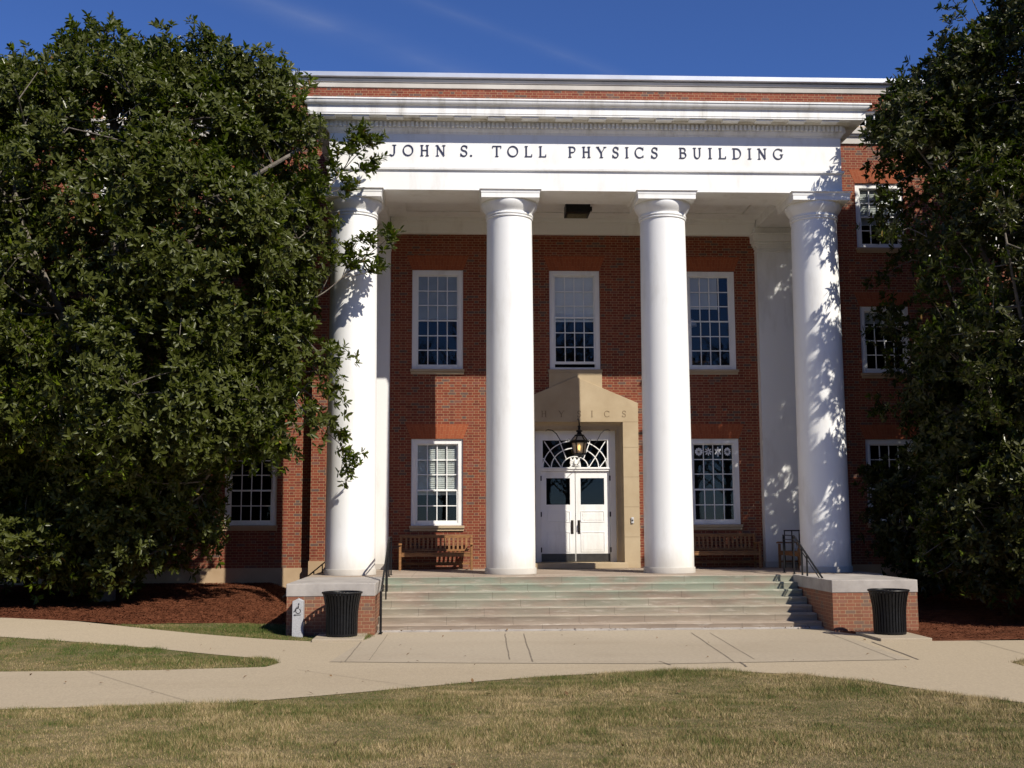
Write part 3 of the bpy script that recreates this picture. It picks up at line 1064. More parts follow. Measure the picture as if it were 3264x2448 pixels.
def double_leaf(s):
    x0, x1 = (0.008, 0.918) if s > 0 else (-0.918, -0.008)
    gx0, gx1 = (0.14, 0.77) if s > 0 else (-0.77, -0.14)
    z0, z1 = 1.18, 3.55
    mb = MB()
    holes = [(gx0, gx1, 2.67, 3.37)]
    y = YD + 0.03
    wall_with_holes(mb, x0, x1, z0, z1, y, holes, 0.03)
    e = 0.045
    mb.face([(x0, y, z0), (x0, y, z1), (x0, y + e, z1), (x0, y + e, z0)])
    mb.face([(x1, y, z1), (x1, y, z0), (x1, y + e, z0), (x1, y + e, z1)])
    mb.face([(x0, y, z1), (x1, y, z1), (x1, y + e, z1), (x0, y + e, z1)])
    o = mb.build('door', 'white_paint', B, origin=((x0 + x1) / 2, y, z0), recalc=False)
    WORLD[o.name] = Vector(((x0 + x1) / 2, y, z0))
    m = MB()
    for a, b in ((2.21, 2.50), (1.43, 1.95)):
        t = 0.018
        m.box(gx0, gx1, y - 0.012, y - 0.0005, a, a + t)
        m.box(gx0, gx1, y - 0.012, y - 0.0005, b - t, b)
        m.box(gx0, gx0 + t, y - 0.0122, y - 0.0005, a + t, b - t)
        m.box(gx1 - t, gx1, y - 0.0122, y - 0.0005, a + t, b - t)
        m.box(gx0 + 0.05, gx1 - 0.05, y - 0.007, y - 0.0005, a + 0.05, b - 0.05)
    m.build('panel_moulding', 'white_paint', o, bevel=0.003)
    m = MB()
    m.face([(gx0, y + 0.022, 2.67), (gx1, y + 0.022, 2.67), (gx1, y + 0.022, 3.37), (gx0, y + 0.022, 3.37)])
    m.build('pane', 'window_glass', o, recalc=False)
    m = MB()
    m.box(x0 + 0.01, x1 - 0.01, y - 0.006, y - 0.0008, z0 + 0.005, 1.385)
    m.build('kick_plate', 'kick_plate', o)
    m = MB()
    xh = 0.09 * s
    m.box(xh - 0.035, xh + 0.035, y - 0.008, y - 0.0008, 1.90, 2.26)
    if s > 0:
        m.tube([(xh, y - 0.01, 2.20), (xh, y - 0.06, 2.16), (xh, y - 0.065, 2.03), (xh, y - 0.01, 1.97)], 0.014, 8)
        m.tube([(xh, y - 0.006, 2.22), (xh, y - 0.03, 2.22)], 0.02, 10)
    else:
        m.box(xh - 0.025, xh + 0.025, y - 0.03, y - 0.008, 1.93, 2.23)
    m.build('handle', 'bronze', o, bevel=0.004)
    xg = x1 if s > 0 else x0
    for zz in (1.42, 2.35, 3.30):
        m = MB()
        m.box(xg - 0.010, xg + 0.022, y - 0.052, y - 0.001, zz, zz + 0.13)
        m.build('hinge', 'black_metal', o)


double_leaf(-1)
double_leaf(1)

fan = MB()


def strip_xz(mb, pts, w, y0, y1):
    for (a, b) in zip(pts, pts[1:]):
        mb.beam((a[0], (y0 + y1) / 2, a[1]), (b[0], (y0 + y1) / 2, b[1]), abs(y1 - y0), w, up=(-(b[1] - a[1]), 0, b[0] - a[0]))


ZB = 3.655
KX = 0.001152
yf0, yf1 = YD + 0.01, YD + 0.035
for a, b in ((742, 617), (548, 447), (303, 249)):
    pts = []
    for i in range(25):
        th = math.pi * i / 24
        pts.append((a * KX * math.cos(th), ZB + b * KX * math.sin(th)))
    strip_xz(fan, pts, 0.026, yf0, yf1)
for s in (-1, 1):
    for (xa, za, xb, zb) in ((323, 0, 708, 600), (573, 0, 738, 215), (203, 205, 353, 605)):
        strip_xz(fan, [(s * xa * KX, ZB + za * KX), (s * xb * KX, ZB + zb * KX)], 0.024, yf0 + 0.002, yf1 - 0.002)
fl = fan.build('fanlight', 'white_paint', B, origin=(0, YD, ZB))
WORLD[fl.name] = Vector((0, YD, ZB))
m = MB()
m.face([(-0.86, YD + 0.05, ZB), (0.86, YD + 0.05, ZB), (0.86, YD + 0.05, 4.375), (-0.86, YD + 0.05, 4.375)])
m.build('pane', 'window_glass', fl, recalc=False)
# little carved eagle standing at the foot of the fanlight
m = MB()
eag = [(-0.155, 0.0), (-0.06, 0.02), (-0.03, 0.0), (0.03, 0.0), (0.06, 0.02), (0.155, 0.0), (0.145, 0.09), (0.13, 0.17), (0.12, 0.245), (0.085, 0.235), (0.055, 0.19), (0.03, 0.205),
       (0.02, 0.245), (-0.012, 0.262), (-0.035, 0.25), (-0.042, 0.215), (-0.06, 0.19), (-0.09, 0.235), (-0.125, 0.25), (-0.13, 0.17), (-0.14, 0.10), (-0.115, 0.05)]
m.prism_y([(x + 0.0, ZB + 0.006 + z) for x, z in eag], YD - 0.012, YD + 0.006)
for s in (-1, 1):
    for q in range(3):
        m.beam((s * 0.045, YD - 0.016, ZB + 0.15 - q * 0.03), (s * (0.13 - 0.005 * q), YD - 0.016, ZB + 0.20 - q * 0.075), 0.012, 0.012)
m.tube([(0, YD - 0.014, ZB + 0.03), (0, YD - 0.03, ZB + 0.10), (0, YD - 0.024, ZB + 0.19)], [0.028, 0.05, 0.026], 10)
m.build('eagle_ornament', 'white_paint', fl)

# ------------------------------------------------------------------ lettering
# stroke letters: every glyph is a list of (polyline, width kind) in a unit box: x 0..1, y 0..1
def arc(cx, cy, rx, ry, a0, a1, n=14):
    return [(cx + rx * math.cos(R(a0 + (a1 - a0) * i / n)), cy + ry * math.sin(R(a0 + (a1 - a0) * i / n))) for i in range(n + 1)]


T_, N_ = 0.15, 0.085   # thick and thin stroke
SER = 0.06


def ser(x, y, w):
    return ([(x - w, y), (x + w, y)], SER)


def glyph(c):
    if c == 'J':
        return [([(0.72, 0.97), (0.72, 0.25), (0.60, 0.06), (0.38, 0.0), (0.10, 0.10)], T_), ser(0.70, 0.97, 0.28), ([(0.02, 0.12), (0.16, 0.04)], SER)]
    if c == 'O':
        return [(arc(0.5, 0.5, 0.43, 0.46, 0, 360, 28), 0.13)]
    if c == 'H':
        return [([(0.2, 0), (0.2, 1)], T_), ([(0.8, 0), (0.8, 1)], T_), ([(0.2, 0.52), (0.8, 0.52)], N_)] + [ser(x, y, 0.17) for x in (0.2, 0.8) for y in (0.03, 0.97)]
    if c == 'N':
        return [([(0.17, 0), (0.17, 1)], N_), ([(0.83, 0), (0.83, 1)], N_), ([(0.14, 0.98), (0.85, 0.04)], T_)] + [ser(0.17, 0.03, 0.16), ser(0.12, 0.97, 0.14), ser(0.83, 0.97, 0.16)]
    if c == 'S':
        return [(arc(0.52, 0.745, 0.34, 0.225, 15, 255, 14) + arc(0.47, 0.27, 0.36, 0.245, 78, -165, 16), 0.13), ([(0.85, 0.98), (0.85, 0.72)], SER), ([(0.10, 0.02), (0.10, 0.30)], SER)]
    if c == 'T':
        return [([(0.5, 0), (0.5, 0.97)], T_), ([(0.04, 0.955), (0.96, 0.955)], N_), ser(0.5, 0.03, 0.18), ([(0.04, 0.99), (0.04, 0.78)], SER), ([(0.96, 0.99), (0.96, 0.78)], SER)]
    if c == 'L':
        return [([(0.25, 0), (0.25, 1)], T_), ([(0.05, 0.045), (0.95, 0.045)], N_), ser(0.25, 0.97, 0.2), ([(0.95, 0.02), (0.95, 0.26)], SER)]
    if c == 'P':
        return [([(0.25, 0), (0.25, 1)], T_), ([(0.25, 0.955), (0.55, 0.955)] + arc(0.55, 0.71, 0.35, 0.245, 90, -90, 12) + [(0.25, 0.465)], 0.10), ser(0.25, 0.03, 0.2), ser(0.2, 0.97, 0.15)]
    if c == 'Y':
        return [([(0.5, 0), (0.5, 0.46)], T_), ([(0.5, 0.44), (0.13, 0.98)], T_), ([(0.5, 0.44), (0.87, 0.98)], N_), ser(0.5, 0.03, 0.17), ser(0.13, 0.97, 0.15), ser(0.87, 0.97, 0.14)]
    if c == 'I':
        return [([(0.5, 0), (0.5, 1)], 0.15), ser(0.5, 0.03, 0.18 * 3.2), ser(0.5, 0.97, 0.18 * 3.2)]
    if c == 'C':
        return [(arc(0.56, 0.5, 0.46, 0.46, 40, 320, 24), 0.12), ([(0.93, 0.98), (0.93, 0.72)], SER), ([(0.93, 0.06), (0.93, 0.24)], SER)]
    if c == 'B':
        return [([(0.22, 0), (0.22, 1)], T_), ([(0.22, 0.955), (0.52, 0.955)] + arc(0.52, 0.745, 0.30, 0.21, 90, -90, 10) + [(0.22, 0.535)], 0.10),
                ([(0.52, 0.535)] + arc(0.54, 0.29, 0.36, 0.245, 90, -90, 12) + [(0.22, 0.045)], 0.11), ser(0.16, 0.03, 0.13), ser(0.16, 0.97, 0.13)]
    if c == 'U':
        return [([(0.2, 1), (0.2, 0.36)] + arc(0.5, 0.36, 0.3, 0.33, 180, 360, 14) + [(0.8, 1)], 0.12), ser(0.2, 0.97, 0.18), ser(0.8, 0.97, 0.16)]
    if c == 'D':
        return [([(0.2, 0), (0.2, 1)], T_), ([(0.2, 0.955), (0.42, 0.955)] + arc(0.44, 0.5, 0.45, 0.455, 90, -90, 18) + [(0.2, 0.045)], 0.11), ser(0.14, 0.03, 0.13), ser(0.14, 0.97, 0.13)]
    if c == 'G':
        return [(arc(0.53, 0.5, 0.45, 0.46, 42, 318, 24), 0.12), ([(0.86, 0.18), (0.86, 0.46)], T_), ser(0.86, 0.45, 0.16), ([(0.9, 0.98), (0.9, 0.74)], SER)]
    if c == '.':
        return [([(0.0, 0.07), (1.0, 0.07)], 0.16)]
    return []


def put_letter(mb, c, x0, x1, z0, z1, y0, y1, weight=1.0):
    hgt = z1 - z0
    w = x1 - x0

    def m_(p):
        return (x0 + p[0] * w, z0 + p[1] * hgt)

    lay = 0
    for pl, wd in glyph(c):
        lay += 1
        wd = wd * hgt * weight
        pts = [Vector((*m_(p), 0)) for p in pl]
        # offset ribbon, extruded between y0 (front) and y1
        n = len(pts)
        off = []
        closed = (pts[0] - pts[-1]).length < 1e-6
        for i in range(n):
            if closed:
                t = pts[(i + 1) % (n - 1)] - pts[(i - 1) % (n - 1)]
            else:
                t = pts[min(i + 1, n - 1)] - pts[max(i - 1, 0)]
            t.normalize()
            off.append(Vector((-t.y, t.x, 0)) * wd / 2)
        yy = y0 - 0.0007 * lay
        L = [(p + o_) for p, o_ in zip(pts, off)]
        Rr = [(p - o_) for p, o_ in zip(pts, off)]
        for i in range(n - 1):
            a, b, c_, d_ = L[i], L[i + 1], Rr[i + 1], Rr[i]
            v = [(q.x, yy, q.y) for q in (a, b, c_, d_)] + [(q.x, y1, q.y) for q in (a, b, c_, d_)]
            mb.mesh(v, [(0, 1, 2, 3), (0, 4, 5, 1), (1, 5, 6, 2), (2, 6, 7, 3), (3, 7, 4, 0)])


ENT = [('J', -4.741, -4.574), ('O', -4.426, -4.167), ('H', -4.011, -3.796), ('N', -3.636, -3.406), ('S', -3.06, -2.866), ('.', -2.818, -2.773), ('T', -2.288, -2.072), ('O', -1.933, -1.664),
       ('L', -1.522, -1.335), ('L', -1.178, -0.998), ('P', -0.473, -0.285), ('H', -0.135, 0.072), ('Y', 0.211, 0.449), ('S', 0.588, 0.761), ('I', 0.912, 0.98), ('C', 1.127, 1.354), ('S', 1.524, 1.705),
       ('B', 2.204, 2.394), ('U', 2.545, 2.754), ('I', 2.925, 3.001), ('L', 3.16, 3.35), ('D', 3.502, 3.731), ('I', 3.887, 3.963), ('N', 4.123, 4.34), ('G', 4.493, 4.741)]
YF = -3.54

# ------------------------------------------------------------------ portico
CX = [-5.602, -1.867, 1.867, 5.602]
CY = -2.995
for x in CX:
    mb = MB()
    prof = []
    zb, zn = 1.155, 9.45
    for i in range(22):
        t = i / 21
        rr = 0.578 - (0.578 - 0.544) * (t ** 1.7)
        prof.append((rr, zb + (zn - zb) * t))
    c = mb.lathe(x, CY, prof, 64).build('column', 'white_paint', B, smooth=True, origin=(x, CY, 1.02))
    WORLD[c.name] = Vector((x, CY, 1.02))
    MB().lathe(x, CY, [(0.605, 1.022), (0.605, 1.145), (0.598, 1.156)], 64).build('base', 'pale_stone', c, smooth=True)
    cap = MB()
    cap.lathe(x, CY, [(0.546, 9.451), (0.566, 9.458), (0.572, 9.475), (0.566, 9.492), (0.553, 9.498), (0.553, 9.512), (0.575, 9.518), (0.582, 9.538), (0.574, 9.558), (0.556, 9.564), (0.558, 9.59),
                      (0.568, 9.608), (0.600, 9.648), (0.635, 9.698), (0.660, 9.745), (0.674, 9.79), (0.677, 9.820), (0.669, 9.852)], 64)
    cap.build('capital', 'white_paint', c, smooth=True)
    ab = MB()
    ab.box(x - 0.691, x + 0.691, CY - 0.691, CY + 0.691, 9.853, 9.965)
    ab.box(x - 0.70, x + 0.70, CY - 0.70, CY + 0.70, 9.966, 9.983)
    prof4 = [(0.702, 9.984), (0.703, 10.012), (0.710, 10.028), (0.733, 10.042), (0.739, 10.046), (0.739, 10.058)]
    for (r0, za), (r1, zb_) in zip(prof4, prof4[1:]):
        q0 = [(x - r0, CY - r0, za), (x + r0, CY - r0, za), (x + r0, CY + r0, za), (x - r0, CY + r0, za)]
        q1 = [(x - r1, CY - r1, zb_), (x + r1, CY - r1, zb_), (x + r1, CY + r1, zb_), (x - r1, CY + r1, zb_)]
        for i in range(4):
            j = (i + 1) % 4
            ab.face([q0[i], q0[j], q1[j], q1[i]])
    ab.face([(x - .739, CY - .739, 10.058), (x + .739, CY - .739, 10.058), (x + .739, CY + .739, 10.058), (x - .739, CY + .739, 10.058)])
    ab.build('abacus', 'white_paint', c)

for s in (-1, 1):
    xi, xo = 4.90, 6.16
    mb = MB()

    def bx(m_, e, y_, z0_, z1_):
        a, b_ = sorted((s * (xi - e), s * (xo + e)))
        m_.box(a, b_, -0.25 - y_, -0.002, z0_, z1_)

    bx(mb, 0, 0, 1.17, 9.40)
    an = mb.build('pilaster', 'white_paint', B, origin=(s * 5.53, -0.25, 1.02))
    WORLD[an.name] = Vector((s * 5.53, -0.25, 1.02))
    m2 = MB()
    bx(m2, 0.018, 0.018, 9.402, 9.44)
    bx(m2, 0.0, 0.0, 9.441, 9.50)
    bx(m2, 0.022, 0.022, 9.501, 9.55)
    bx(m2, 0.05, 0.05, 9.551, 9.60)
    bx(m2, 0.085, 0.085, 9.601, 9.67)
    bx(m2, 0.12, 0.12, 9.671, 9.85)
    bx(m2, 0.145, 0.145, 9.851, 9.90)
    bx(m2, 0.06, 0.06, 9.901, 10.055)
    m2.build('capital', 'white_paint', an, bevel=0.012)
    m3 = MB()
    bx(m3, 0.02, 0.02, 1.022, 1.169)
    m3.build('base', 'pale_stone', an, bevel=0.006)

# entablature swept round front and two sides
XE, YE = 6.16, 3.54


def sweep(mb, prof, xe=XE, ye=YE, yback=-0.002):
    rows = []
    for d, z in prof:
        rows.append([(-xe - d, yback, z), (-xe - d, -ye - d, z), (xe + d, -ye - d, z), (xe + d, yback, z)])
    for a, b in zip(rows, rows[1:]):
        for i in range(3):
            mb.face([a[i], a[i + 1], b[i + 1], b[i]])


mb = MB()
sweep(mb, [(0.0, 10.06), (0.0, 10.515), (0.014, 10.518), (0.014, 10.535), (0.05, 10.545), (0.055, 10.59), (0.055, 10.60), (0.0, 10.605)])
# soffits and inner faces of the beams
mb.face([(-XE, -YE, 10.06), (XE, -YE, 10.06), (XE, -2.42, 10.06), (-XE, -2.42, 10.06)])
for s in (-1, 1):
    a, b = sorted((s * 4.92, s * XE))
    mb.face([(a, -2.42, 10.06), (b, -2.42, 10.06), (b, -0.002, 10.06), (a, -0.002, 10.06)])
    mb.face([(s * 4.92, -2.42, 10.06), (s * 4.92, -0.002, 10.06), (s * 4.92, -0.002, 10.36), (s * 4.92, -2.42, 10.36)])
mb.face([(-4.92, -2.42, 10.06), (4.92, -2.42, 10.06), (4.92, -2.42, 10.36), (-4.92, -2.42, 10.36)])
mb.build('architrave', 'white_paint', B, recalc=False)
mb = MB()
sweep(mb, [(0.0, 10.605), (0.0, 11.43)])
fz = mb.build('frieze', 'white_paint', B, origin=(0, -3.54, 11.0), recalc=False)
WORLD[fz.name] = Vector((0, -3.54, 11.0))
for c, xa, xb in ENT:
    mb = MB()
    put_letter(mb, c, xa, xb, 10.885, 11.155, YF - 0.016, YF - 0.001, 0.80)
    mb.build('letter', 'letter_metal', fz)
mb = MB()
sweep(mb, [(0.0, 11.43), (0.02, 11.44), (0.03, 11.47), (0.06, 11.50), (0.085, 11.53), (0.085, 11.545), (0.095, 11.546), (0.095, 11.70), (0.155, 11.70), (0.19, 11.735), (0.19, 11.752),
           (0.44, 11.752), (0.44, 11.735), (0.46, 11.735), (0.46, 11.775), (0.47, 11.776), (0.47, 11.915), (0.482, 11.925), (0.482, 11.945), (0.495, 11.948), (0.520, 11.960), (0.545, 11.980), (0.562, 12.005),
           (0.571, 12.030), (0.575, 12.055), (0.575, 12.066), (0.594, 12.068), (0.594, 12.105)])
mb.face([(-XE - .594, -0.002, 12.105), (XE + .594, -0.002, 12.105), (XE + .594, -YE - .594, 12.105), (-XE - .594, -YE - .594, 12.105)][::-1])
cor = mb.build('cornice', 'weathered_white', B, origin=(0, -3.54, 11.43), recalc=False)
WORLD[cor.name] = Vector((0, -3.54, 11.43))
mb = MB()
nd = int(2 * (XE + 0.09) / 0.1065)
for i in range(nd + 1):
    x = -(XE + 0.09) + 0.035 + i * 0.1065
    if x > XE + 0.06:
        break
    mb.box(x - 0.031, x + 0.031, -YE - 0.155, -YE - 0.096, 11.565, 11.688)
mb.build('dentil_course', 'white_paint', cor)
for s in (-1, 1):
    y = -YE + 0.05
    mb = MB()
    while y < -0.1:
        a, b = sorted((s * (XE + 0.096), s * (XE + 0.155)))
        mb.box(a, b, y - 0.031, y + 0.031, 11.565, 11.688)
        y += 0.1065
    mb.build('dentil_course', 'white_paint', cor)
x = -6.4 + 0.2
while x < 6.45:
    mb = MB()
    mb.box(x - 0.2, x + 0.2, -YE - 0.425, -YE - 0.205, 11.700, 11.7515)
    mb.build('mutule', 'white_paint', cor)
    x += 0.80
for s in (-1, 1):
    y = -3.2
    while y < -0.3:
        a, b = sorted((s * (XE + 0.205), s * (XE + 0.425)))
        mb = MB()
        mb.box(a, b, y - 0.2, y + 0.2, 11.700, 11.7515)
        mb.build('mutule', 'white_paint', cor)
        y += 0.80
# ceiling with a sunk panel, and the plain entablature along the back wall
mb = MB()
mb.box(-4.92, 4.92, -2.42, -2.05, 10.30, 10.36)
mb.box(-4.92, 4.92, -0.70, -0.002, 10.30, 10.36)
mb.box(-4.92, -4.45, -2.05, -0.70, 10.30, 10.36)
mb.box(4.45, 4.92, -2.05, -0.70, 10.30, 10.36)
mb.box(-4.415, 4.415, -2.03, -0.735, 10.325, 10.36)
mb.box(-4.92, 4.92, -2.42, -0.002, 10.361, 10.40)
mb.build('ceiling', 'white_paint', B)
mb = MB()
mb.box(-4.90, 4.90, -0.13, -0.002, 9.875, 10.16)
mb.box(-4.90, 4.90, -0.155, -0.002, 10.161, 10.20)
mb.box(-4.90, 4.90, -0.21, -0.002, 10.201, 10.299)
mb.build('wall_architrave', 'white_paint', B, bevel=0.006)
# porch floor
mb = MB()
mb.box(-6.47, 6.47, -4.30, -0.002, 0.80, 1.02)
mb.build('porch_floor', 'step_stone', B, bevel=0.008)
mb = MB()
mb.box(-6.45, -6.40, -4.29, -0.03, 0.0, 0.80)
mb.box(6.40, 6.45, -4.29, -0.03, 0.0, 0.80)
mb.build('porch_wall', 'brick', B)
# carved word over the door
for c, xc, w in (('P', -1.29, 0.12), ('H', -0.85, 0.155), ('Y', -0.39, 0.16), ('S', 0.08, 0.115), ('I', 0.42, 0.045), ('C', 0.81, 0.15), ('S', 1.27, 0.12)):
    mb = MB()
    put_letter(mb, c, xc - w / 2, xc + w / 2, 4.955, 5.125, YS - 0.004, YS + 0.002, 0.8)
    mb.build('carved_letter', 'carved_shade', sur)

# ------------------------------------------------------------------ steps, cheek blocks, rails
RISE = 1.02 / 7
ST = thing('entrance_steps', 'broad flight of worn stone steps with green stains up to the portico', 'steps', (-0.15, -5.3, 0))
for i in range(7):
    z1 = RISE * (i + 1)
    y0 = -6.34 + 0.3313 * i
    y1 = y0 + 0.3313 if i < 6 else -4.302
    mb = MB()
    if i < 6:
        y1 = y0 + 0.36
    n = 40
    xs = np.linspace(-4.72, 4.41, n)
    nose = 0.018
    poly_rows = []
    for x in xs:
        wear = 0.006 * math.sin(x * 1.7 + i) + 0.004 * math.sin(x * 4.1 + 2 * i)
        dy = 0.004 * math.sin(x * 3.1 + 1.3 * i)
        poly_rows.append([(x, y0 + 0.014, RISE * i - 0.02), (x, y0 + 0.012 + dy, z1 - 0.050), (x, y0 + 0.004 + dy, z1 - 0.036), (x, y0 + 0.001 + dy, z1 - 0.02), (x, y0 + 0.012 + dy, z1 - 0.004 + wear * 0.4), (x, y0 + 0.04, z1), (x, y1, z1)])
    for a, b in zip(poly_rows, poly_rows[1:]):
        for k in range(6):
            mb.face([a[k], b[k], b[k + 1], a[k + 1]])
    mb.build('step', 'step_stone', ST, smooth=True)
mb = MB()
mb.box(-4.72, 4.41, -6.44, -6.30, -0.05, 0.045)
mb.build('bottom_course', 'cap_stone', ST, bevel=0.006)

for (x0, x1, lab) in ((-6.466, -4.722, 'brick cheek block with thick grey stone cap, behind the little granite marker post'),
                      (4.412, 6.167, 'brick cheek block with grey stone cap, nearest the shadow dappled column and dark mulch')):
    t = thing('stair_cheek_block', lab, 'cheek wall', ((x0 + x1) / 2, -5.6, 0), 'cheek blocks flanking the steps')
    mb = MB()
    mb.box(x0 + 0.012, x1 - 0.012, -7.028, -4.31, -0.05, 0.772)
    mb.build('brick_body', 'brick', t)
    mb = MB()
    mb.box(x0, x1, -7.04, -4.303, 0.7725, 1.0215)
    mb.build('stone_cap', 'cap_stone', t, bevel=0.012)


def handrail(x, label):
    t = thing('handrail', label, 'handrail', (x, -5.2, 0), 'black iron rails beside the steps')
    path = [(x, -3.36, 1.885), (x, -4.18, 1.885), (x, -4.33, 1.84), (x, -6.55, 0.875), (x, -6.70, 0.845), (x, -6.86, 0.845)]
    m = MB()
    for a, b in zip(path, path[1:]):
        m.beam(a, b, 0.04, 0.02)
    m.build('top_rail', 'black_metal', t, bevel=0.004)
    m = MB()
    low = [(a, b, c - 0.095) for a, b, c in path]
    for a, b in zip(low, low[1:]):
        m.beam(a, b, 0.018, 0.014)
    m.build('lower_rail', 'black_metal', t)
    for (y, zb, zt) in ((-3.38, 1.02, 1.875), (-4.18, 1.02, 1.875), (-4.80, RISE * 4, 1.63), (-5.16, RISE * 3, 1.475), (-6.60, 0.02, 0.85), (-6.84, 0.02, 0.835)):
        m = MB()
        m.box(x - 0.016, x + 0.016, y - 0.016, y + 0.016, zb, zt)
        m.box(x - 0.035, x + 0.035, y - 0.035, y + 0.035, zb, zb + 0.012)
        m.build('post', 'black_metal', t)


handrail(-4.63, 'black iron stair handrail near the granite marker post, in full sun')
handrail(4.49, 'black iron stair handrail in front of the tree-shadowed column')

t = thing('guard_rail', 'flat topped black guard rail with balusters behind the shadow dappled column', 'railing', (5.8, -0.78, 1.02))
m = MB()
m.box(5.24, 6.42, -0.80, -0.76, 1.955, 1.985)
m.box(5.24, 6.42, -0.79, -0.77, 1.115, 1.135)
m.build('rail', 'black_metal', t)
x = 5.255
while x < 6.42:
    m = MB()
    m.box(x - 0.011, x + 0.011, -0.791, -0.769, 1.02, 1.955)
    m.build('baluster', 'black_metal', t)
    x += 0.19

t = thing('side_handrail', 'sloping iron handrail going down beside the brick pier behind the leftmost column', 'handrail', (-6.6, -2.0, 0.9))
m = MB()
m.beam((-7.3, -2.0, 0.45), (-5.75, -2.0, 1.73), 0.035, 0.03)
m.build('top_rail', 'black_metal', t)
for xp in (-7.1, -6.56, -6.36, -5.9):
    m = MB()
    zt = 0.45 + (xp + 7.3) * 0.826
    m.box(xp - 0.012, xp + 0.012, -2.012, -1.988, float(gh(xp, -2)) if xp < -6.47 else 1.02, zt)
    m.build('post', 'black_metal', t)


# ------------------------------------------------------------------ benches
def bench(loc, rz, label, group='slatted wooden benches on the porch'):
    L = 1.86
    t = thing('wooden_bench', label, 'bench', (0, 0, 0), group)
    # local: x along, front at -y, z up from 0
    h2 = L / 2
    for s in (-1, 1):
        m = MB()
        m.box(s * h2 - s * 0.06 if s > 0 else -h2, s * h2 if s > 0 else -h2 + 0.06, -0.30, -0.24, 0, 0.62)
        m.build('leg', 'bench_wood', t, bevel=0.006)
        m = MB()
        a, b = (h2 - 0.06, h2) if s > 0 else (-h2, -h2 + 0.06)
        m.prism_x([(0.20, 0.0), (0.26, 0.0), (0.26, 0.45), (0.33, 0.87), (0.27, 0.87), (0.20, 0.45)], a, b)
        m.build('leg', 'bench_wood', t, bevel=0.006)
        m = MB()
        a, b = sorted((s * (h2 + 0.008), s * (h2 - 0.072)))
        m.prism_x([(-0.34, 0.625), (-0.34, 0.655), (-0.30, 0.672), (0.0, 0.655), (0.275, 0.668), (0.275, 0.638), (0.0, 0.625), (-0.28, 0.63)], a, b)
        m.build('armrest', 'bench_wood', t, bevel=0.006)
    m = MB()
    for k in range(5):
        y = -0.30 + k * 0.105
        m.box(-h2 + 0.065, h2 - 0.065, y, y + 0.085, 0.415, 0.438)
    m.box(-h2 + 0.061, h2 - 0.061, -0.29, -0.262, 0.335, 0.414)
    m.box(-h2 + 0.061, h2 - 0.061, 0.205, 0.235, 0.335, 0.414)
    m.build('seat', 'bench_wood', t, bevel=0.004)
    m = MB()
    m.beam((-h2 + 0.061, 0.295, 0.835), (h2 - 0.061, 0.295, 0.835), 0.03, 0.075)
    m.beam((-h2 + 0.061, 0.24, 0.485), (h2 - 0.061, 0.24, 0.485), 0.03, 0.055)
    for k in range(15):
        x = -h2 + 0.16 + k * (L - 0.32) / 14
        m.beam((x, 0.243, 0.51), (x, 0.290, 0.80), 0.052, 0.014, up=(0, 1, 0))
    m.build('backrest', 'bench_wood', t, bevel=0.003)
    m = MB()
    m.box(-h2 + 0.061, h2 - 0.061, 0.21, 0.235, 0.13, 0.17)
    for s in (-1, 1):
        a, b = sorted((s * (h2 - 0.045), s * (h2 - 0.015)))
        m.box(a, b, -0.239, 0.199, 0.14, 0.19)
    m.build('stretcher', 'bench_wood', t, bevel=0.003)
    t.location = loc
    t.rotation_euler = (0, 0, rz)
    return t


BN = bench((-3.66, -0.55, 1.02), 0, 'slatted teak bench half in sun under the window with drawn blind')
for loc, rz, lab in (((3.70, -0.55, 1.02), 0, 'slatted teak bench in shade below the window with paper snowflakes'),
                     ((-5.62, -1.45, 1.02), math.pi / 2, 'slatted teak bench end-on behind the leftmost column'),
                     ((5.42, -1.55, 1.02), -math.pi / 2, 'slatted teak bench end-on before the guard rail at the dappled pilaster')):
    b = copy_tree(BN)
    b.location = loc
    b.rotation_euler = (0, 0, rz)
    b['label'] = lab


# ------------------------------------------------------------------ litter bins
def litter_bin(loc, label):
    t = thing('litter_bin', label, 'bin', (0, 0, 0), 'black slatted litter bins')
    n = 34
    Hh = 0.82

    def rad(z):
        t_ = z / Hh
        return 0.293 + 0.012 * t_ + 0.062 * max(0, (t_ - 0.45) / 0.55) ** 1.8

    m = MB()
    for k in range(n):
        a = 2 * math.pi * k / n
        ca, sa = math.cos(a), math.sin(a)
        half = math.pi / n * 0.66
        prev = None
        for q in range(11):
            z = 0.045 + (Hh - 0.06) * q / 10
            r = rad(z)
            ring = []
            for (dr, da) in ((0.008, -half), (0.008, half), (-0.004, half), (-0.004, -half)):
                ring.append(((r + dr) * math.cos(a + da), (r + dr) * math.sin(a + da), z))
            if prev:
                for i in range(4):
                    j = (i + 1) % 4
                    m.face([prev[i], prev[j], ring[j], ring[i]])
            prev = ring
    m.build('slats', 'black_metal', t)
    m = MB()
    ring = []
    for k in range(41):
        a = 2 * math.pi * k / 40
        ring.append(((rad(Hh) + 0.006) * math.cos(a), (rad(Hh) + 0.006) * math.sin(a), Hh))
    m.tube(ring, 0.020, 8, cap=False)
    m.build('rim', 'black_metal', t, smooth=True)
    m = MB()
    m.lathe(0, 0, [(0.275, 0.04), (0.280, 0.40), (0.292, 0.62), (0.322, 0.78)], 32)
    m.f.pop()
    m.build('liner', 'black_metal', t, smooth=True, recalc=False)
    m = MB()
    m.lathe(0, 0, [(0.22, 0.0), (0.300, 0.012), (0.303, 0.05), (0.27, 0.052)], 32)
    m.build('foot', 'black_metal', t, smooth=True)
    t.location = loc
    return t


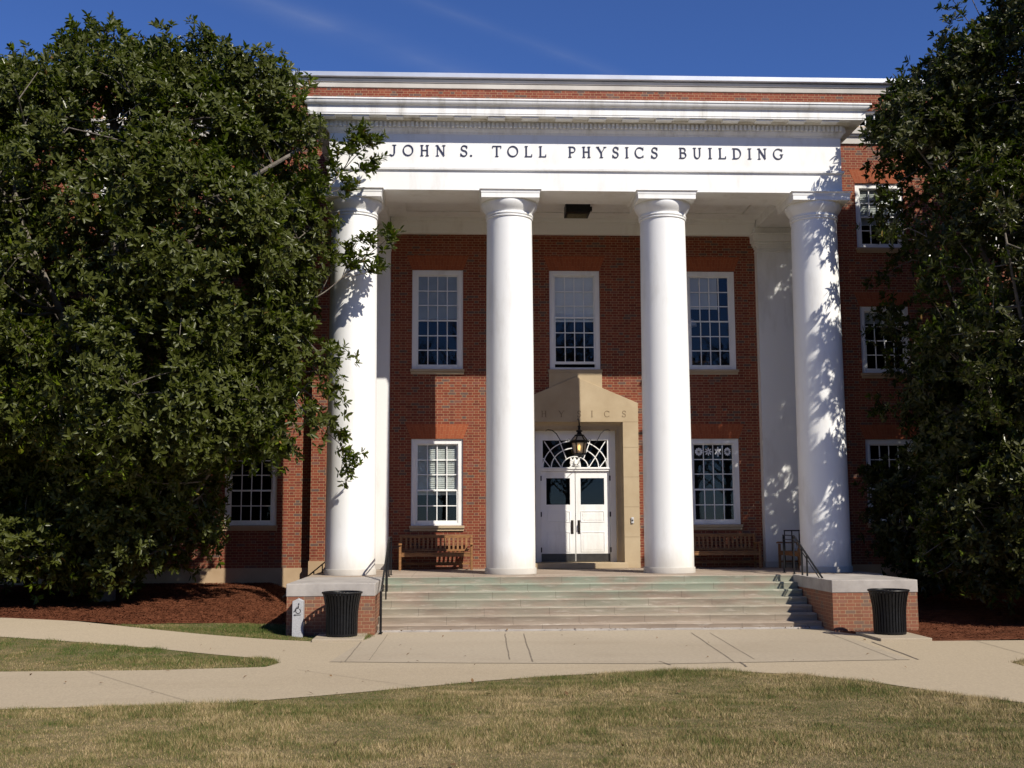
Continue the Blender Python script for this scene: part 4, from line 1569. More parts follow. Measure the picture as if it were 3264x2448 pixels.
LB = litter_bin((-5.31, -7.62, 0.06), 'black slatted flared litter bin beside the granite marker post')
lb2 = copy_tree(LB)
lb2.location = (5.16, -8.12, 0.06)
lb2.rotation_euler = (0, 0, 1.3)
lb2['label'] = 'black slatted flared litter bin with its shadow falling on the slab by the steps'
for (a, b, c, d) in ((-5.80, -4.86, -8.25, -7.10), (4.66, 5.62, -8.98, -7.62)):
    m = MB()
    m.box(a, b, c, d, -0.03, 0.06)
    o = m.build('concrete_pad', 'concrete_slab', bevel=0.01)
    o['kind'] = 'structure'

# marker post with wheelchair sign
t = thing('marker_post', 'short speckled granite post with wheelchair sign and arrow in the grass', 'marker post', (-6.205, -7.15, 0))
m = MB()
x0, x1, y0, y1 = -6.31, -6.10, -7.25, -7.05
m.box(x0, x1, y0, y1, -0.05, 0.695)
pk = (-6.205, -7.15, 0.752)
q = [(x0, y0, 0.695), (x1, y0, 0.695), (x1, y1, 0.695), (x0, y1, 0.695)]
mid = (-6.205, y0, 0.745)
m.face([q[0], q[1], mid])
m.face([q[2], q[3], (-6.205, y1, 0.745)])
m.face([q[1], q[2], (-6.205, y1, 0.745), mid])
m.face([q[3], q[0], mid, (-6.205, y1, 0.745)])
m.build('shaft', 'granite', t, bevel=0.006)
m = MB()


def sgn(px, pz):     # sign drawn in centimetres around the post's face
    return (-6.205 + px * 0.01, 0.53 + pz * 0.01)


wheel = [sgn(1.0 + 4.6 * math.cos(R(a)), -2.2 + 4.6 * math.sin(R(a))) for a in range(-225, 75, 15)]
strip_xz(m, wheel, 0.014, y0 - 0.004, y0 + 0.001)
strip_xz(m, [sgn(1.6, 9.0), sgn(1.4, 3.2), sgn(-3.2, 3.0), sgn(-6.2, -3.5), sgn(-7.8, -3.2)], 0.017, y0 - 0.005, y0 + 0.001)
strip_xz(m, [sgn(1.5, 6.0), sgn(-2.2, 5.0)], 0.012, y0 - 0.0045, y0 + 0.001)
hd = [(sgn(2.0 + 1.5 * math.cos(R(a)), 11.3 + 1.5 * math.sin(R(a)))) for a in range(0, 360, 30)]
m.prism_y(hd, y0 - 0.005, y0 + 0.001)
strip_xz(m, [sgn(-4.5, -9.8), sgn(6.0, -9.6)], 0.014, y0 - 0.004, y0 + 0.001)
m.prism_y([sgn(-8.2, -9.8), sgn(-4.2, -11.9), sgn(-4.2, -7.7)], y0 - 0.0045, y0 + 0.001)
m.build('wheelchair_symbol', 'dark_mark', t)

# push button on the stone jamb
t = thing('push_button', 'small grey push button box on the stone door jamb', 'button', (1.445, YS, 2.25))
m = MB()
m.box(1.41, 1.48, YS - 0.035, YS - 0.0005, 2.17, 2.33)
m.build('box', 'grey_box', t, bevel=0.012)
m = MB()
m.tube([(1.445, YS - 0.035, 2.25), (1.445, YS - 0.045, 2.25)], 0.022, 14)
m.build('button', 'kick_plate', t)

# ceiling floodlight
t = thing('ceiling_floodlight', 'black box floodlight fixed to the white portico ceiling', 'light', (-0.06, -1.45, 10.3))
m = MB()
m.prism_x([(-1.80, 10.03), (-1.80, 10.24), (-1.66, 10.299), (-1.22, 10.299), (-1.16, 10.10), (-1.16, 10.03)], -0.37, 0.25)
m.build('housing', 'black_metal', t, bevel=0.01)
m = MB()
m.box(-0.31, 0.19, -1.62, -1.22, 10.021, 10.029)
m.build('lens', 'lamp_lens', t)
m = MB()
m.box(0.251, 0.32, -1.56, -1.44, 10.14, 10.24)
m.build('bracket', 'black_metal', t)

# ------------------------------------------------------------------ hanging lantern
LXc, LY = 0.045, -0.40
t = thing('hanging_lantern', 'black iron six-sided lantern glowing before the fanlight', 'lantern', (LXc, LY, 4.2))


def hexring(r, z, n=6, ph=0.0):
    return [(LXc + r * math.cos(2 * math.pi * k / n + ph), LY + r * math.sin(2 * math.pi * k / n + ph), z) for k in range(n)]


ZT, ZM, ZL = 4.44, 4.28, 3.96
m = MB()
top, midr, low = hexring(0.115, ZT), hexring(0.225, ZM + 0.03), hexring(0.150, ZL)
midb = hexring(0.21, ZM - 0.03)
for k in range(6):
    j = (k + 1) % 6
    m.beam(top[k], midr[k], 0.026, 0.018)
    m.beam(midb[k], low[k], 0.026, 0.018)
    m.beam(top[k], top[j], 0.02, 0.03)
    m.beam(low[k], low[j], 0.025, 0.035)
    m.mesh([midr[k], midr[j], midb[j], midb[k]] + [tuple(Vector(q_) * 1.0) for q_ in ()], [(0, 1, 2, 3)])
    m.beam(midr[k], midr[j], 0.03, 0.02)
m.lathe(LXc, LY, [(0.02, ZL - 0.085), (0.05, ZL - 0.06), (0.10, ZL - 0.03), (0.152, ZL - 0.012), (0.150, ZL)], 12)
m.build('frame', 'black_metal', t)
m = MB()
m.lathe(LXc, LY, [(0.125, ZT), (0.13, ZT + 0.02), (0.07, ZT + 0.04), (0.05, ZT + 0.09), (0.085, ZT + 0.11), (0.085, ZT + 0.13), (0.035, ZT + 0.16), (0.03, ZT + 0.22), (0.05, ZT + 0.235), (0.02, ZT + 0.27), (0.012, ZT + 0.33)], 14)
m.build('finial', 'black_metal', t, smooth=True)
m = MB()
for a_, b_, sh in ((top, midr, 0.93), (midb, low, 0.93)):
    for k in range(6):
        j = (k + 1) % 6
        m.face([(LXc + (p[0] - LXc) * sh, LY + (p[1] - LY) * sh, p[2]) for p in (a_[k], a_[j], b_[j], b_[k])])
m.build('glass', 'frosted_glass', t, recalc=False)
m = MB()
m.lathe(LXc, LY, [(0.012, 4.05), (0.03, 4.10), (0.034, 4.15), (0.02, 4.19), (0.008, 4.20)], 12)
m.build('bulb', 'bulb_glow', t, smooth=True)
m = MB()
for s in (-1, 1):
    pts = [(LXc + s * 0.03, LY + 0.01, 4.60), (LXc + s * 0.10, LY + 0.03, 4.10), (LXc + s * 0.30, LY + 0.06, 4.14), (LXc + s * 0.46, LY + 0.10, 4.28), (LXc + s * 0.58, LY + 0.16, 4.50), (LXc + s * 0.68, LY + 0.24, 4.60),
           (LXc + s * 0.79, LY + 0.32, 4.625), (LXc + s * 0.84, LY + 0.33, 4.61), (LXc + s * 0.85, LY + 0.33, 4.585)]
    m.tube(pts[2:], [0.006, 0.010, 0.012, 0.012, 0.011, 0.009, 0.007], 8)
    sc = [(LXc + s * (0.265 + 0.045 * math.cos(a) * (1 - 0.1 * a)), LY, 4.315 + 0.05 * math.sin(a) * (1 - 0.1 * a)) for a in np.linspace(-1.2, 4.2, 16)]
    m.tube(sc, 0.006, 6)
m.tube([(LXc, LY, 4.76), (LXc, LY + 0.02, 4.83), (LXc, LY + 0.15, 4.865), (LXc, YS - 0.001, 4.90)], 0.016, 8)
m.build('bracket', 'black_metal', t, smooth=True)


# ------------------------------------------------------------------ paper snowflakes in the lower window right of the door
def flake(xc, zc, kind):
    m = MB()
    n = 96
    pts = []
    for i in range(n):
        a = 2 * math.pi * i / n
        if kind == 0:
            r = 0.098 + 0.008 * math.cos(10 * a)
            sx, sz = 1.0, 1.0
        elif kind == 1:
            r = 0.078 + 0.034 * math.cos(8 * a)
            sx, sz = 0.95, 1.0
        elif kind == 2:
            r = 0.080 + 0.026 * math.cos(6 * a)
            sx, sz = 0.9, 1.25
        else:
            r = 0.094 + 0.012 * math.cos(12 * a)
            sx, sz = 0.88, 1.12
        pts.append((xc + r * sx * math.sin(a), zc + r * sz * math.cos(a)))
    # ring with petal-shaped cut-outs: outer band plus spokes
    yb0, yb1 = 0.088, 0.0895
    inner = [(xc + (x - xc) * 0.72, zc + (z - zc) * 0.72) for x, z in pts]
    for i in range(n):
        j = (i + 1) % n
        m.face([(pts[i][0], yb0, pts[i][1]), (pts[j][0], yb0, pts[j][1]), (inner[j][0], yb0, inner[j][1]), (inner[i][0], yb0, inner[i][1])])
        m.face([(pts[i][0], yb1, pts[i][1]), (inner[i][0], yb1, inner[i][1]), (inner[j][0], yb1, inner[j][1]), (pts[j][0], yb1, pts[j][1])])
    k_ = (10, 8, 6, 12)[kind]
    for q in range(k_):
        a = 2 * math.pi * q / k_
        m.beam((xc + 0.012 * math.sin(a), 0.0888, zc + 0.012 * math.cos(a)), (xc + 0.078 * math.sin(a), 0.0888, zc + 0.078 * math.cos(a)), 0.0014, 0.030, up=(math.cos(a), 0, -math.sin(a)))
    return m.build('paper_snowflake', 'paper')


gx0, gx1 = 3.655 - HW + 0.143 + 0.022, 3.655 + HW - 0.143 - 0.022
labs = ['round lacy paper snowflake, first beside the white column', 'eight-pointed star paper snowflake between the round and the tall one',
        'tall six-armed paper snowflake between the star and the oval one', 'oval scalloped paper snowflake nearest the window frame and pilaster']
for i in range(4):
    xc = gx0 + (gx1 - gx0) * (i + 0.5) / 4
    tag(flake(xc, 4.05, i), labs[i], 'paper snowflake', 'paper snowflakes in the window')

# a table lamp in the upper window at the tree side
t = thing('table_lamp', 'white half-dome table lamp shade inside the upper window by the dappled pilaster', 'lamp', (3.27, 0.85, 6.6))
m = MB()
m.lathe(3.27, 0.85, [(0.19, 7.55), (0.185, 7.60), (0.16, 7.68), (0.10, 7.74), (0.03, 7.765)], 24)
m.build('shade', 'paper', t, smooth=True)
m = MB()
m.lathe(3.27, 0.85, [(0.11, 6.56), (0.10, 6.60), (0.03, 6.66), (0.025, 7.2), (0.02, 7.6)], 14)
m.build('stand', 'bronze', t, smooth=True)
m = MB()
m.box(2.8, 3.75, 0.6, 1.15, 6.50, 6.558)
for xx in (2.83, 3.68):
    m.box(xx, xx + 0.04, 0.65, 0.69, 5.54, 6.499)
    m.box(xx, xx + 0.04, 1.06, 1.10, 5.54, 6.499)
o = m.build('side_table', 'bench_wood')
tag(o, 'wooden side table inside the upper window carrying the domed lamp', 'table')


# ------------------------------------------------------------------ magnolias
def nrm(a):
    return a / np.maximum(np.linalg.norm(a, axis=-1, keepdims=True), 1e-9)


def leaves_from(centers, axes, nper, rng, size=0.150):
    """rosettes: centers (N,3), axes (N,3) -> verts, faces"""
    N = len(centers)
    c = np.repeat(centers, nper, 0)
    ax = np.repeat(axes, nper, 0)
    M = len(c)
    # perpendicular frame
    tmp = np.where(np.abs(ax[:, 2:3]) < 0.9, np.array([[0, 0, 1.0]]), np.array([[1.0, 0, 0]]))
    e1 = nrm(np.cross(ax, tmp))
    e2 = np.cross(ax, e1)
    az = (np.tile(np.arange(nper), N) * 2.4 + np.repeat(rng.uniform(0, 6.28, N), nper) + rng.normal(0, .25, M))[:, None]
    tilt = np.clip(rng.normal(1.0, 0.33, M), 0.15, 1.9)[:, None]
    rad = np.cos(az) * e1 + np.sin(az) * e2
    d = nrm(np.cos(tilt) * ax + np.sin(tilt) * rad)
    side = nrm(np.cross(d, ax) + rng.normal(0, .18, (M, 3)))
    up = nrm(np.cross(side, d))
    L = (size * rng.uniform(0.55, 1.30, M))[:, None]
    w = L * rng.uniform(0.36, 0.46, M)[:, None]
    fold = w * rng.uniform(0.05, 0.28, M)[:, None]
    droop = L * rng.uniform(-0.05, 0.22, M)[:, None]
    b0 = c + ax * rng.uniform(-0.05, 0.04, M)[:, None] + d * 0.012
    l1 = b0 + d * L * 0.32 + side * w * 0.46 + up * fold
    r1 = b0 + d * L * 0.32 - side * w * 0.46 + up * fold
    l2 = b0 + d * L * 0.74 + side * w * 0.40 + up * (fold * 0.8 - droop * 0.5)
    r2 = b0 + d * L * 0.74 - side * w * 0.40 + up * (fold * 0.8 - droop * 0.5)
    tp = b0 + d * L - up * droop
    V = np.stack([b0, l1, l2, tp, r2, r1], 1).reshape(-1, 3)
    k = (np.arange(M) * 6)[:, None]
    F1 = k + np.array([[0, 3, 2, 1]])
    F2 = k + np.array([[0, 5, 4, 3]])
    return V, np.concatenate([F1, F2], 0)


def hash_noise(p, seed, fr):
    """cheap smooth 3-D noise from summed sines"""
    r = np.random.default_rng(seed)
    out = np.zeros(len(p))
    for _ in range(7):
        k = r.normal(0, 1, 3)
        k = k / np.linalg.norm(k) * fr * r.uniform(.6, 1.6)
        out += np.sin(p @ k + r.uniform(0, 6.28))
    return out / 7 ** .5


def magnolia(label, trunk, lobes, nspray, limbs, extra, keep, seed, seg=(11, 15), thr=-0.80, leaf='magnolia_leaf'):
    rng = np.random.default_rng(seed)
    base = Vector(trunk[0])
    t = thing('magnolia_tree', label, 'tree', base, 'magnolias beside the portico')
    lob = np.array(lobes, float)
    area = (lob[:, 3] * lob[:, 4] + lob[:, 4] * lob[:, 5] + lob[:, 3] * lob[:, 5])
    n0 = nspray * 6
    ch = rng.choice(len(lob), n0, p=area / area.sum())
    dirs = nrm(rng.normal(0, 1, (n0, 3)))
    inner = rng.random(n0) < 0.30
    fac = np.where(inner, rng.uniform(0.45, 0.85, n0), rng.uniform(0.86, 1.04, n0))
    fac = fac + np.where(inner, 0, 0.11 * hash_noise(lob[ch, :3] + dirs * lob[ch, 3:6], seed + 9, 2.0))
    P = lob[ch, :3] + dirs * lob[ch, 3:6] * fac[:, None]
    # drop those deep inside another lobe, below ground, or in the clump gaps
    dq = ((P[:, None, :] - lob[None, :, :3]) / lob[None, :, 3:6])
    deep = (np.linalg.norm(dq, axis=2).min(1) < 0.72) & ~inner
    gap = hash_noise(P, seed + 5, 2.6) < thr
    low = P[:, 2] < gh(P[:, 0], P[:, 1]) + 0.45
    ok = ~deep & ~low & ~gap & keep(P)
    P, dirs = P[ok][:nspray], dirs[ok][:nspray]
    # limbs
    wood = MB()
    samp = []

    def limb(pts, r0, r1):
        pts = [Vector(p) for p in pts]
        out = []
        for i in range(len(pts) - 1):
            for q_ in range(5):
                f = q_ / 5
                p0, p1, p2, p3 = pts[max(i - 1, 0)], pts[i], pts[i + 1], pts[min(i + 2, len(pts) - 1)]
                out.append(0.5 * ((2 * p1) + (p2 - p0) * f + (2 * p0 - 5 * p1 + 4 * p2 - p3) * f * f + (3 * p1 - p0 - 3 * p2 + p3) * f ** 3))
        out.append(pts[-1])
        n = len(out)
        rr = [r0 + (r1 - r0) * (i / (n - 1)) ** 0.8 for i in range(n)]
        wood.tube(out, rr, 8)
        for o_, r_ in zip(out, rr):
            samp.append((o_.x, o_.y, o_.z, r_))

    limb(trunk, trunk_r[0], trunk_r[1])
    tr = wood.build('trunk', 'bark', t, smooth=True)
    wood = MB()
    for pts, r0, r1 in limbs:
        limb(pts, r0, r1)
    S = np.array(samp)
    # side boughs to groups of sprays, then a twig to each spray
    nb = 320
    idx = rng.choice(len(P), min(nb, len(P)), replace=False)
    for i in idx:
        p = P[i] - dirs[i] * 0.25
        dd = np.linalg.norm(S[:, :3] - p, axis=1) + 0.35 * np.maximum(0, S[:, 2] - p[2])
        q = S[int(dd.argmin())]
        mid_ = (q[:3] + p) / 2 + rng.normal(0, .18, 3) + np.array([0, 0, -.12])
        limb([q[:3], mid_, p], min(q[3] * .7, 0.05), 0.012)
    S = np.array(samp)
    for i in range(len(P)):
        dd = np.linalg.norm(S[:, :3] - P[i], axis=1)
        q = S[int(dd.argmin())]
        if 0.1 < dd.min() < 1.1:
            wood.tube([q[:3], (q[:3] + P[i]) / 2 + rng.normal(0, .06, 3), P[i]], [0.014, 0.010, 0.006], 4, cap=False)
    # rosettes in each spray
    cs, axs = [], []
    for p, d in zip(P, dirs):
        k = rng.integers(seg[0], seg[1])
        out = nrm(d * np.array([1, 1, 0.6]) + np.array([0, 0, 0.35]) + rng.normal(0, .25, 3))
        off = rng.normal(0, 1, (k, 3)) * 0.20
        off = off - 0.35 * (off @ out)[:, None] * out
        pts = p + off + out * rng.uniform(-.1, .22, (k, 1))
        cs.append(pts)
        axs.append(nrm(out + off * 1.6 + rng.normal(0, .28, (k, 3))))
    # explicit outlying twigs
    for pts, r0, spread, nn in extra:
        limb(pts, r0, 0.006)
        end = np.array(pts[-1], float)
        prev = np.array(pts[-2], float)
        u = nrm(end - prev)
        ll = np.linalg.norm(end - prev)
        for q_ in range(int(nn * (1.9 if nn > 3 else 1))):
            f = rng.uniform(0.15, 1.05) if nn > 3 else rng.uniform(0.8, 1.05)
            c_ = prev + u * ll * f + rng.normal(0, spread, 3)
            cs.append(c_[None])
            axs.append(nrm(u + np.array([0, 0, .35]) + rng.normal(0, .45, 3))[None])
    wood.build('limbs', 'bark', t, smooth=True)
    C_ = np.concatenate(cs)
    A_ = np.concatenate(axs)
    good = (C_[:, 2] > gh(C_[:, 0], C_[:, 1]) + 0.2) & (C_[:, 1] < 0.1)
    V, Fc = leaves_from(C_[good], A_[good], 10, rng)
    np_mesh('crown', V, Fc, leaf, t)
    return t


trunk_r = (0.27, 0.09)
# ---- the tree left of the portico
tx, ty = -11.15, -3.2
z0 = float(gh(tx, ty))
lobesL = [(-10.9, -4.0, 8.0, 4.75, 3.7, 4.75), (-7.95, -4.2, 12.15, 1.0, 1.0, 1.0), (-6.95, -4.5, 5.2, 1.25, 1.3, 1.5), (-7.0, -4.3, 8.6, 1.25, 1.2, 1.5), (-7.4, -4.4, 10.6, 1.15, 1.1, 1.2),
          (-12.0, -3.3, 3.2, 2.3, 1.9, 2.3), (-14.2, -3.3, 3.6, 2.5, 2.1, 3.0), (-13.2, -6.0, 5.6, 2.3, 1.5, 1.6), (-11.35, -4.2, 12.75, 0.75, 0.8, 0.85), (-13.0, -4.2, 11.9, 1.1, 1.2, 0.95), (-9.6, -4.2, 12.55, 1.15, 1.0, 0.95),
          (-15.5, -4.0, 8.2, 3.4, 3.2, 4.0), (-8.7, -5.4, 4.6, 1.6, 1.5, 1.2), (-10.2, -6.2, 5.2, 2.2, 1.4, 1.8), (-9.9, -3.0, 2.9, 1.4, 1.4, 1.5), (-11.0, -4.3, 2.3, 1.7, 1.1, 1.35), (-12.7, -5.3, 1.75, 1.3, 0.9, 0.55), (-9.0, -6.4, 8.2, 1.9, 1.2, 1.8)]


def keepL(P):
    x, y, z = P[:, 0], P[:, 1], P[:, 2]
    return (y < -0.45) & ~((x > -6.55) & (y > -4.75) & (z > 0.5)) & ~((x > -6.75) & (y > -4.2)) & ~((x > -8.75) & (z < 3.2)) & ~((((x + 7.5) / 0.8) ** 2 + ((z - 9.95) / 0.55) ** 2 < 1) & (y < -4.4)) & ~(((x + 11.6) / 0.65) ** 2 + ((z - 6.7) / 0.75) ** 2 < 1)


limbsL = [([(tx, ty, z0 + 1.0), (-10.2, -3.6, 1.9), (-9.2, -4.0, 2.6), (-8.2, -4.4, 3.9)], 0.09, 0.02),
          ([(tx, ty, z0 + 0.7), (-10.3, -3.8, 1.4), (-9.4, -4.3, 1.75)], 0.07, 0.015),
          ([(-11.1, -3.3, 2.4), (-10.4, -3.6, 4.4), (-9.0, -4.1, 6.2), (-7.4, -4.4, 7.6)], 0.12, 0.025),
          ([(-11.05, -3.3, 3.8), (-10.2, -3.9, 6.6), (-8.6, -4.6, 9.4), (-7.9, -5.0, 9.75), (-7.1, -5.0, 10.25), (-6.7, -4.8, 10.6)], 0.13, 0.03),
          ([(-11.1, -3.4, 4.0), (-11.8, -4.2, 6.4), (-13.0, -4.6, 9.4), (-13.3, -4.3, 12.2)], 0.12, 0.025),
          ([(-11.1, -3.3, 3.0), (-12.6, -3.6, 4.8), (-14.4, -3.9, 6.8), (-16.0, -4.0, 9.0)], 0.12, 0.02),
          ([(-11.1, -3.4, 5.5), (-10.4, -4.6, 7.8), (-9.6, -5.6, 9.2), (-9.2, -6.4, 10.0)], 0.10, 0.02),
          ([(-11.0, -3.5, 6.5), (-10.4, -4.0, 9.4), (-9.7, -4.2, 11.4), (-9.3, -4.2, 13.0)], 0.09, 0.02),
          ([(tx, ty, z0 + 1.2), (-11.8, -4.0, 1.5), (-12.4, -4.8, 1.7), (-12.8, -5.3, 1.75)], 0.08, 0.015)]
A0 = (-6.75, -4.75, 8.9)
exL = [([(-7.0, -4.9, 8.6), (-6.6, -4.85, 9.2), (-6.2, -4.8, 9.5)], 0.014, 0.22, 14), ([(-7.0, -4.9, 9.4), (-6.6, -4.9, 9.9), (-6.2, -4.8, 10.2)], 0.014, 0.20, 14),
       ([(-7.0, -4.9, 8.0), (-6.5, -4.85, 8.5), (-6.1, -4.8, 8.9)], 0.014, 0.18, 10),
       ([A0, (-6.17, -4.55, 9.67), (-5.81, -4.5, 10.11), (-5.44, -4.45, 10.78), (-5.18, -4.45, 11.27)], 0.022, 0.09, 9),
       ([(-5.81, -4.5, 10.11), (-5.44, -4.4, 10.6), (-4.98, -4.4, 11.02)], 0.013, 0.08, 8),
       ([(-5.81, -4.5, 10.11), (-5.4, -4.45, 10.25), (-4.98, -4.42, 10.45)], 0.013, 0.08, 9),
       ([(-5.81, -4.5, 10.11), (-5.6, -4.5, 10.5), (-5.55, -4.5, 11.15)], 0.013, 0.10, 9),
       ([(-6.17, -4.55, 9.67), (-6.0, -4.6, 10.3), (-5.85, -4.6, 10.6)], 0.013, 0.13, 8),
       ([(-6.17, -4.55, 9.67), (-5.8, -4.55, 9.75), (-5.5, -4.5, 10.1)], 0.013, 0.12, 9),
       ([(-6.9, -4.7, 7.0), (-6.24, -4.45, 7.31), (-5.73, -4.4, 7.74), (-5.2, -4.35, 8.25)], 0.022, 0.10, 8),
       ([(-5.73, -4.4, 7.74), (-5.21, -4.35, 8.23), (-4.89, -4.35, 8.5), (-4.53, -4.35, 8.83)], 0.014, 0.09, 10),
       ([(-5.73, -4.4, 7.74), (-5.2, -4.4, 7.85), (-4.85, -4.35, 8.12)], 0.012, 0.09, 9),
       ([(-5.73, -4.4, 7.74), (-5.6, -4.45, 8.1), (-5.4, -4.4, 8.55)], 0.012, 0.12, 10),
       ([(-6.24, -4.45, 7.31), (-6.0, -4.5, 7.8), (-5.8, -4.5, 8.4)], 0.012, 0.14, 10),
       ([(-5.21, -4.35, 8.23), (-5.1, -4.4, 8.5), (-5.05, -4.4, 8.8)], 0.010, 0.07, 5),
       ([(-6.7, -4.8, 4.9), (-6.19, -4.5, 4.36), (-5.72, -4.45, 3.95), (-5.31, -4.42, 3.50)], 0.016, 0.09, 9),
       ([(-5.72, -4.45, 3.95), (-5.62, -4.45, 3.6), (-5.52, -4.45, 3.22)], 0.010, 0.09, 7),
       ([(-6.19, -4.5, 4.36), (-5.85, -4.5, 4.3), (-5.6, -4.5, 4.1)], 0.010, 0.08, 6),
       ([(-6.7, -4.8, 6.0), (-6.2, -4.5, 6.05), (-5.8, -4.45, 6.25)], 0.012, 0.07, 5),
       ([(-6.7, -4.8, 5.2), (-6.2, -4.6, 5.0), (-5.75, -4.5, 5.15)], 0.012, 0.08, 5),
       ([(-7.2, -3.6, 11.0), (-7.0, -3.2, 12.2), (-6.85, -2.4, 13.2)], 0.012, 0.08, 5),
       ([(-12.3, -5.2, 1.6), (-12.16, -5.5, 1.75), (-11.5, -5.6, 1.80)], 0.014, 0.16, 10)]
magnolia('broad dark magnolia whose outer twigs reach over the leftmost white column', [(tx, ty, z0 - 0.05), (tx + .05, ty, z0 + 1.2), (-11.1, -3.3, 3.5), (-11.0, -3.6, 7.0), (-11.1, -4.0, 11.5)], lobesL, 3000, limbsL, exL, keepL, 21)

# ---- the tree right of the portico
trunk_r = (0.24, 0.08)
tx, ty = 10.6, -3.6
z0 = float(gh(tx, ty))
lobesR = [(11.0, -4.1, 7.4, 3.7, 3.5, 6.0), (11.3, -4.2, 12.4, 2.7, 2.4, 2.6), (7.75, -4.3, 10.9, 1.05, 1.1, 1.2), (8.0, -4.6, 9.0, 1.1, 1.2, 1.3), (8.1, -5.0, 5.2, 0.95, 1.2, 1.9), (8.5, -5.5, 2.2, 1.2, 1.3, 1.5),
          (10.6, -6.1, 2.4, 2.4, 1.8, 2.0), (8.7, -6.3, 7.4, 1.2, 1.2, 3.2), (9.0, -4.2, 12.4, 1.3, 1.2, 1.2), (8.3, -4.2, 11.6, 0.95, 1.0, 0.9), (13.2, -4.6, 3.4, 2.6, 2.4, 2.8), (8.2, -2.8, 2.5, 1.25, 1.4, 1.8), (8.6, -4.4, 3.3, 1.2, 1.3, 1.3), (9.3, -3.4, 5.4, 1.3, 1.4, 1.6)]


def keepR(P):
    x, y, z = P[:, 0], P[:, 1], P[:, 2]
    rr = np.random.default_rng(5).random(len(P))
    return (y < -0.45) & ~((x < 7.0) & (y > -4.6)) & (x > 6.6) & ~((x < 9.4) & (z > 3.8) & (rr < np.where(z > 11.0, 0.0, np.where(z > 7.0, 0.70, 0.52))))


limbsR = [([(10.55, -3.6, 2.2), (9.8, -4.0, 4.2), (8.7, -4.5, 6.2), (7.9, -4.6, 8.6)], 0.10, 0.02),
          ([(10.5, -3.6, 4.0), (9.8, -4.0, 7.2), (8.6, -4.3, 9.6), (7.7, -4.3, 11.0)], 0.10, 0.02),
          ([(10.6, -3.7, 3.0), (11.6, -4.4, 5.6), (12.8, -4.6, 8.2)], 0.10, 0.02),
          ([(10.6, -3.7, 5.0), (11.0, -5.0, 8.2), (10.6, -6.0, 10.4)], 0.09, 0.02),
          ([(10.6, -3.6, 1.4), (9.8, -4.6, 2.2), (8.9, -5.4, 2.5)], 0.08, 0.015),
          ([(10.6, -3.7, 2.4), (9.9, -5.2, 4.6), (9.0, -6.2, 6.8), (8.7, -6.3, 8.8)], 0.09, 0.018),
          ([(10.7, -3.8, 9.0), (11.0, -4.1, 11.5), (11.2, -4.2, 14.2)], 0.08, 0.02)]
exR = [([(8.0, -5.2, 2.3), (7.4, -5.5, 2.15), (6.95, -5.5, 2.25)], 0.012, 0.10, 6),
       ([(8.0, -5.2, 2.0), (7.3, -5.5, 1.7), (6.85, -5.5, 1.40)], 0.012, 0.07, 3),
       ([(8.0, -5.3, 1.6), (7.4, -5.6, 1.2), (7.0, -5.55, 1.02)], 0.012, 0.07, 3),
       ([(7.9, -4.4, 9.2), (7.2, -4.5, 8.9), (6.75, -4.5, 8.75)], 0.012, 0.10, 6),
       ([(7.7, -4.3, 11.2), (7.1, -4.4, 11.3), (6.55, -4.45, 11.2)], 0.012, 0.12, 9),
       ([(7.7, -4.3, 10.4), (7.1, -4.5, 10.0), (6.7, -4.5, 9.6)], 0.012, 0.12, 8),
       ([(7.7, -4.3, 11.6), (7.4, -4.4, 12.2), (7.2, -4.4, 12.5)], 0.012, 0.10, 7),
       ([(8.1, -5.0, 6.2), (7.6, -5.2, 7.0), (7.25, -5.2, 7.5)], 0.012, 0.12, 8),
       ([(9.5, -4.2, 13.6), (9.0, -4.4, 14.2), (8.65, -4.5, 14.6)], 0.014, 0.14, 9),
       ([(9.6, -4.2, 14.0), (9.1, -4.4, 14.9), (8.9, -4.5, 15.4)], 0.014, 0.16, 10)]
RT = magnolia('dark magnolia hiding the wing beside the shadow dappled last column', [(tx, ty, z0 - 0.05), (tx, ty, z0 + 1.2), (10.5, -3.6, 4.0), (10.7, -3.8, 9.0), (11.2, -4.1, 13.5)], lobesR, 2500, limbsR, exR, keepR, 33, leaf='shaded_magnolia_leaf')
# its neighbour further along the wing, beyond the picture's edge, whose shade falls on it
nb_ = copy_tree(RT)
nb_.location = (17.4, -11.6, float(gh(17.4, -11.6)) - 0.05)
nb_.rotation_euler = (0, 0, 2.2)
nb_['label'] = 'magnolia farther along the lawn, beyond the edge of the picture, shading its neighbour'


# ------------------------------------------------------------------ grass
def inside(poly, x, y):
    r = np.zeros(len(x), bool)
    n = len(poly)
    for i in range(n):
        x1, y1 = poly[i]
        x2, y2 = poly[(i + 1) % n]
        c = ((y1 > y) != (y2 > y)) & (x < (x2 - x1) * (y - y1) / ((y2 - y1) if y2 != y1 else 1e-9) + x1)
        r ^= c
    return r


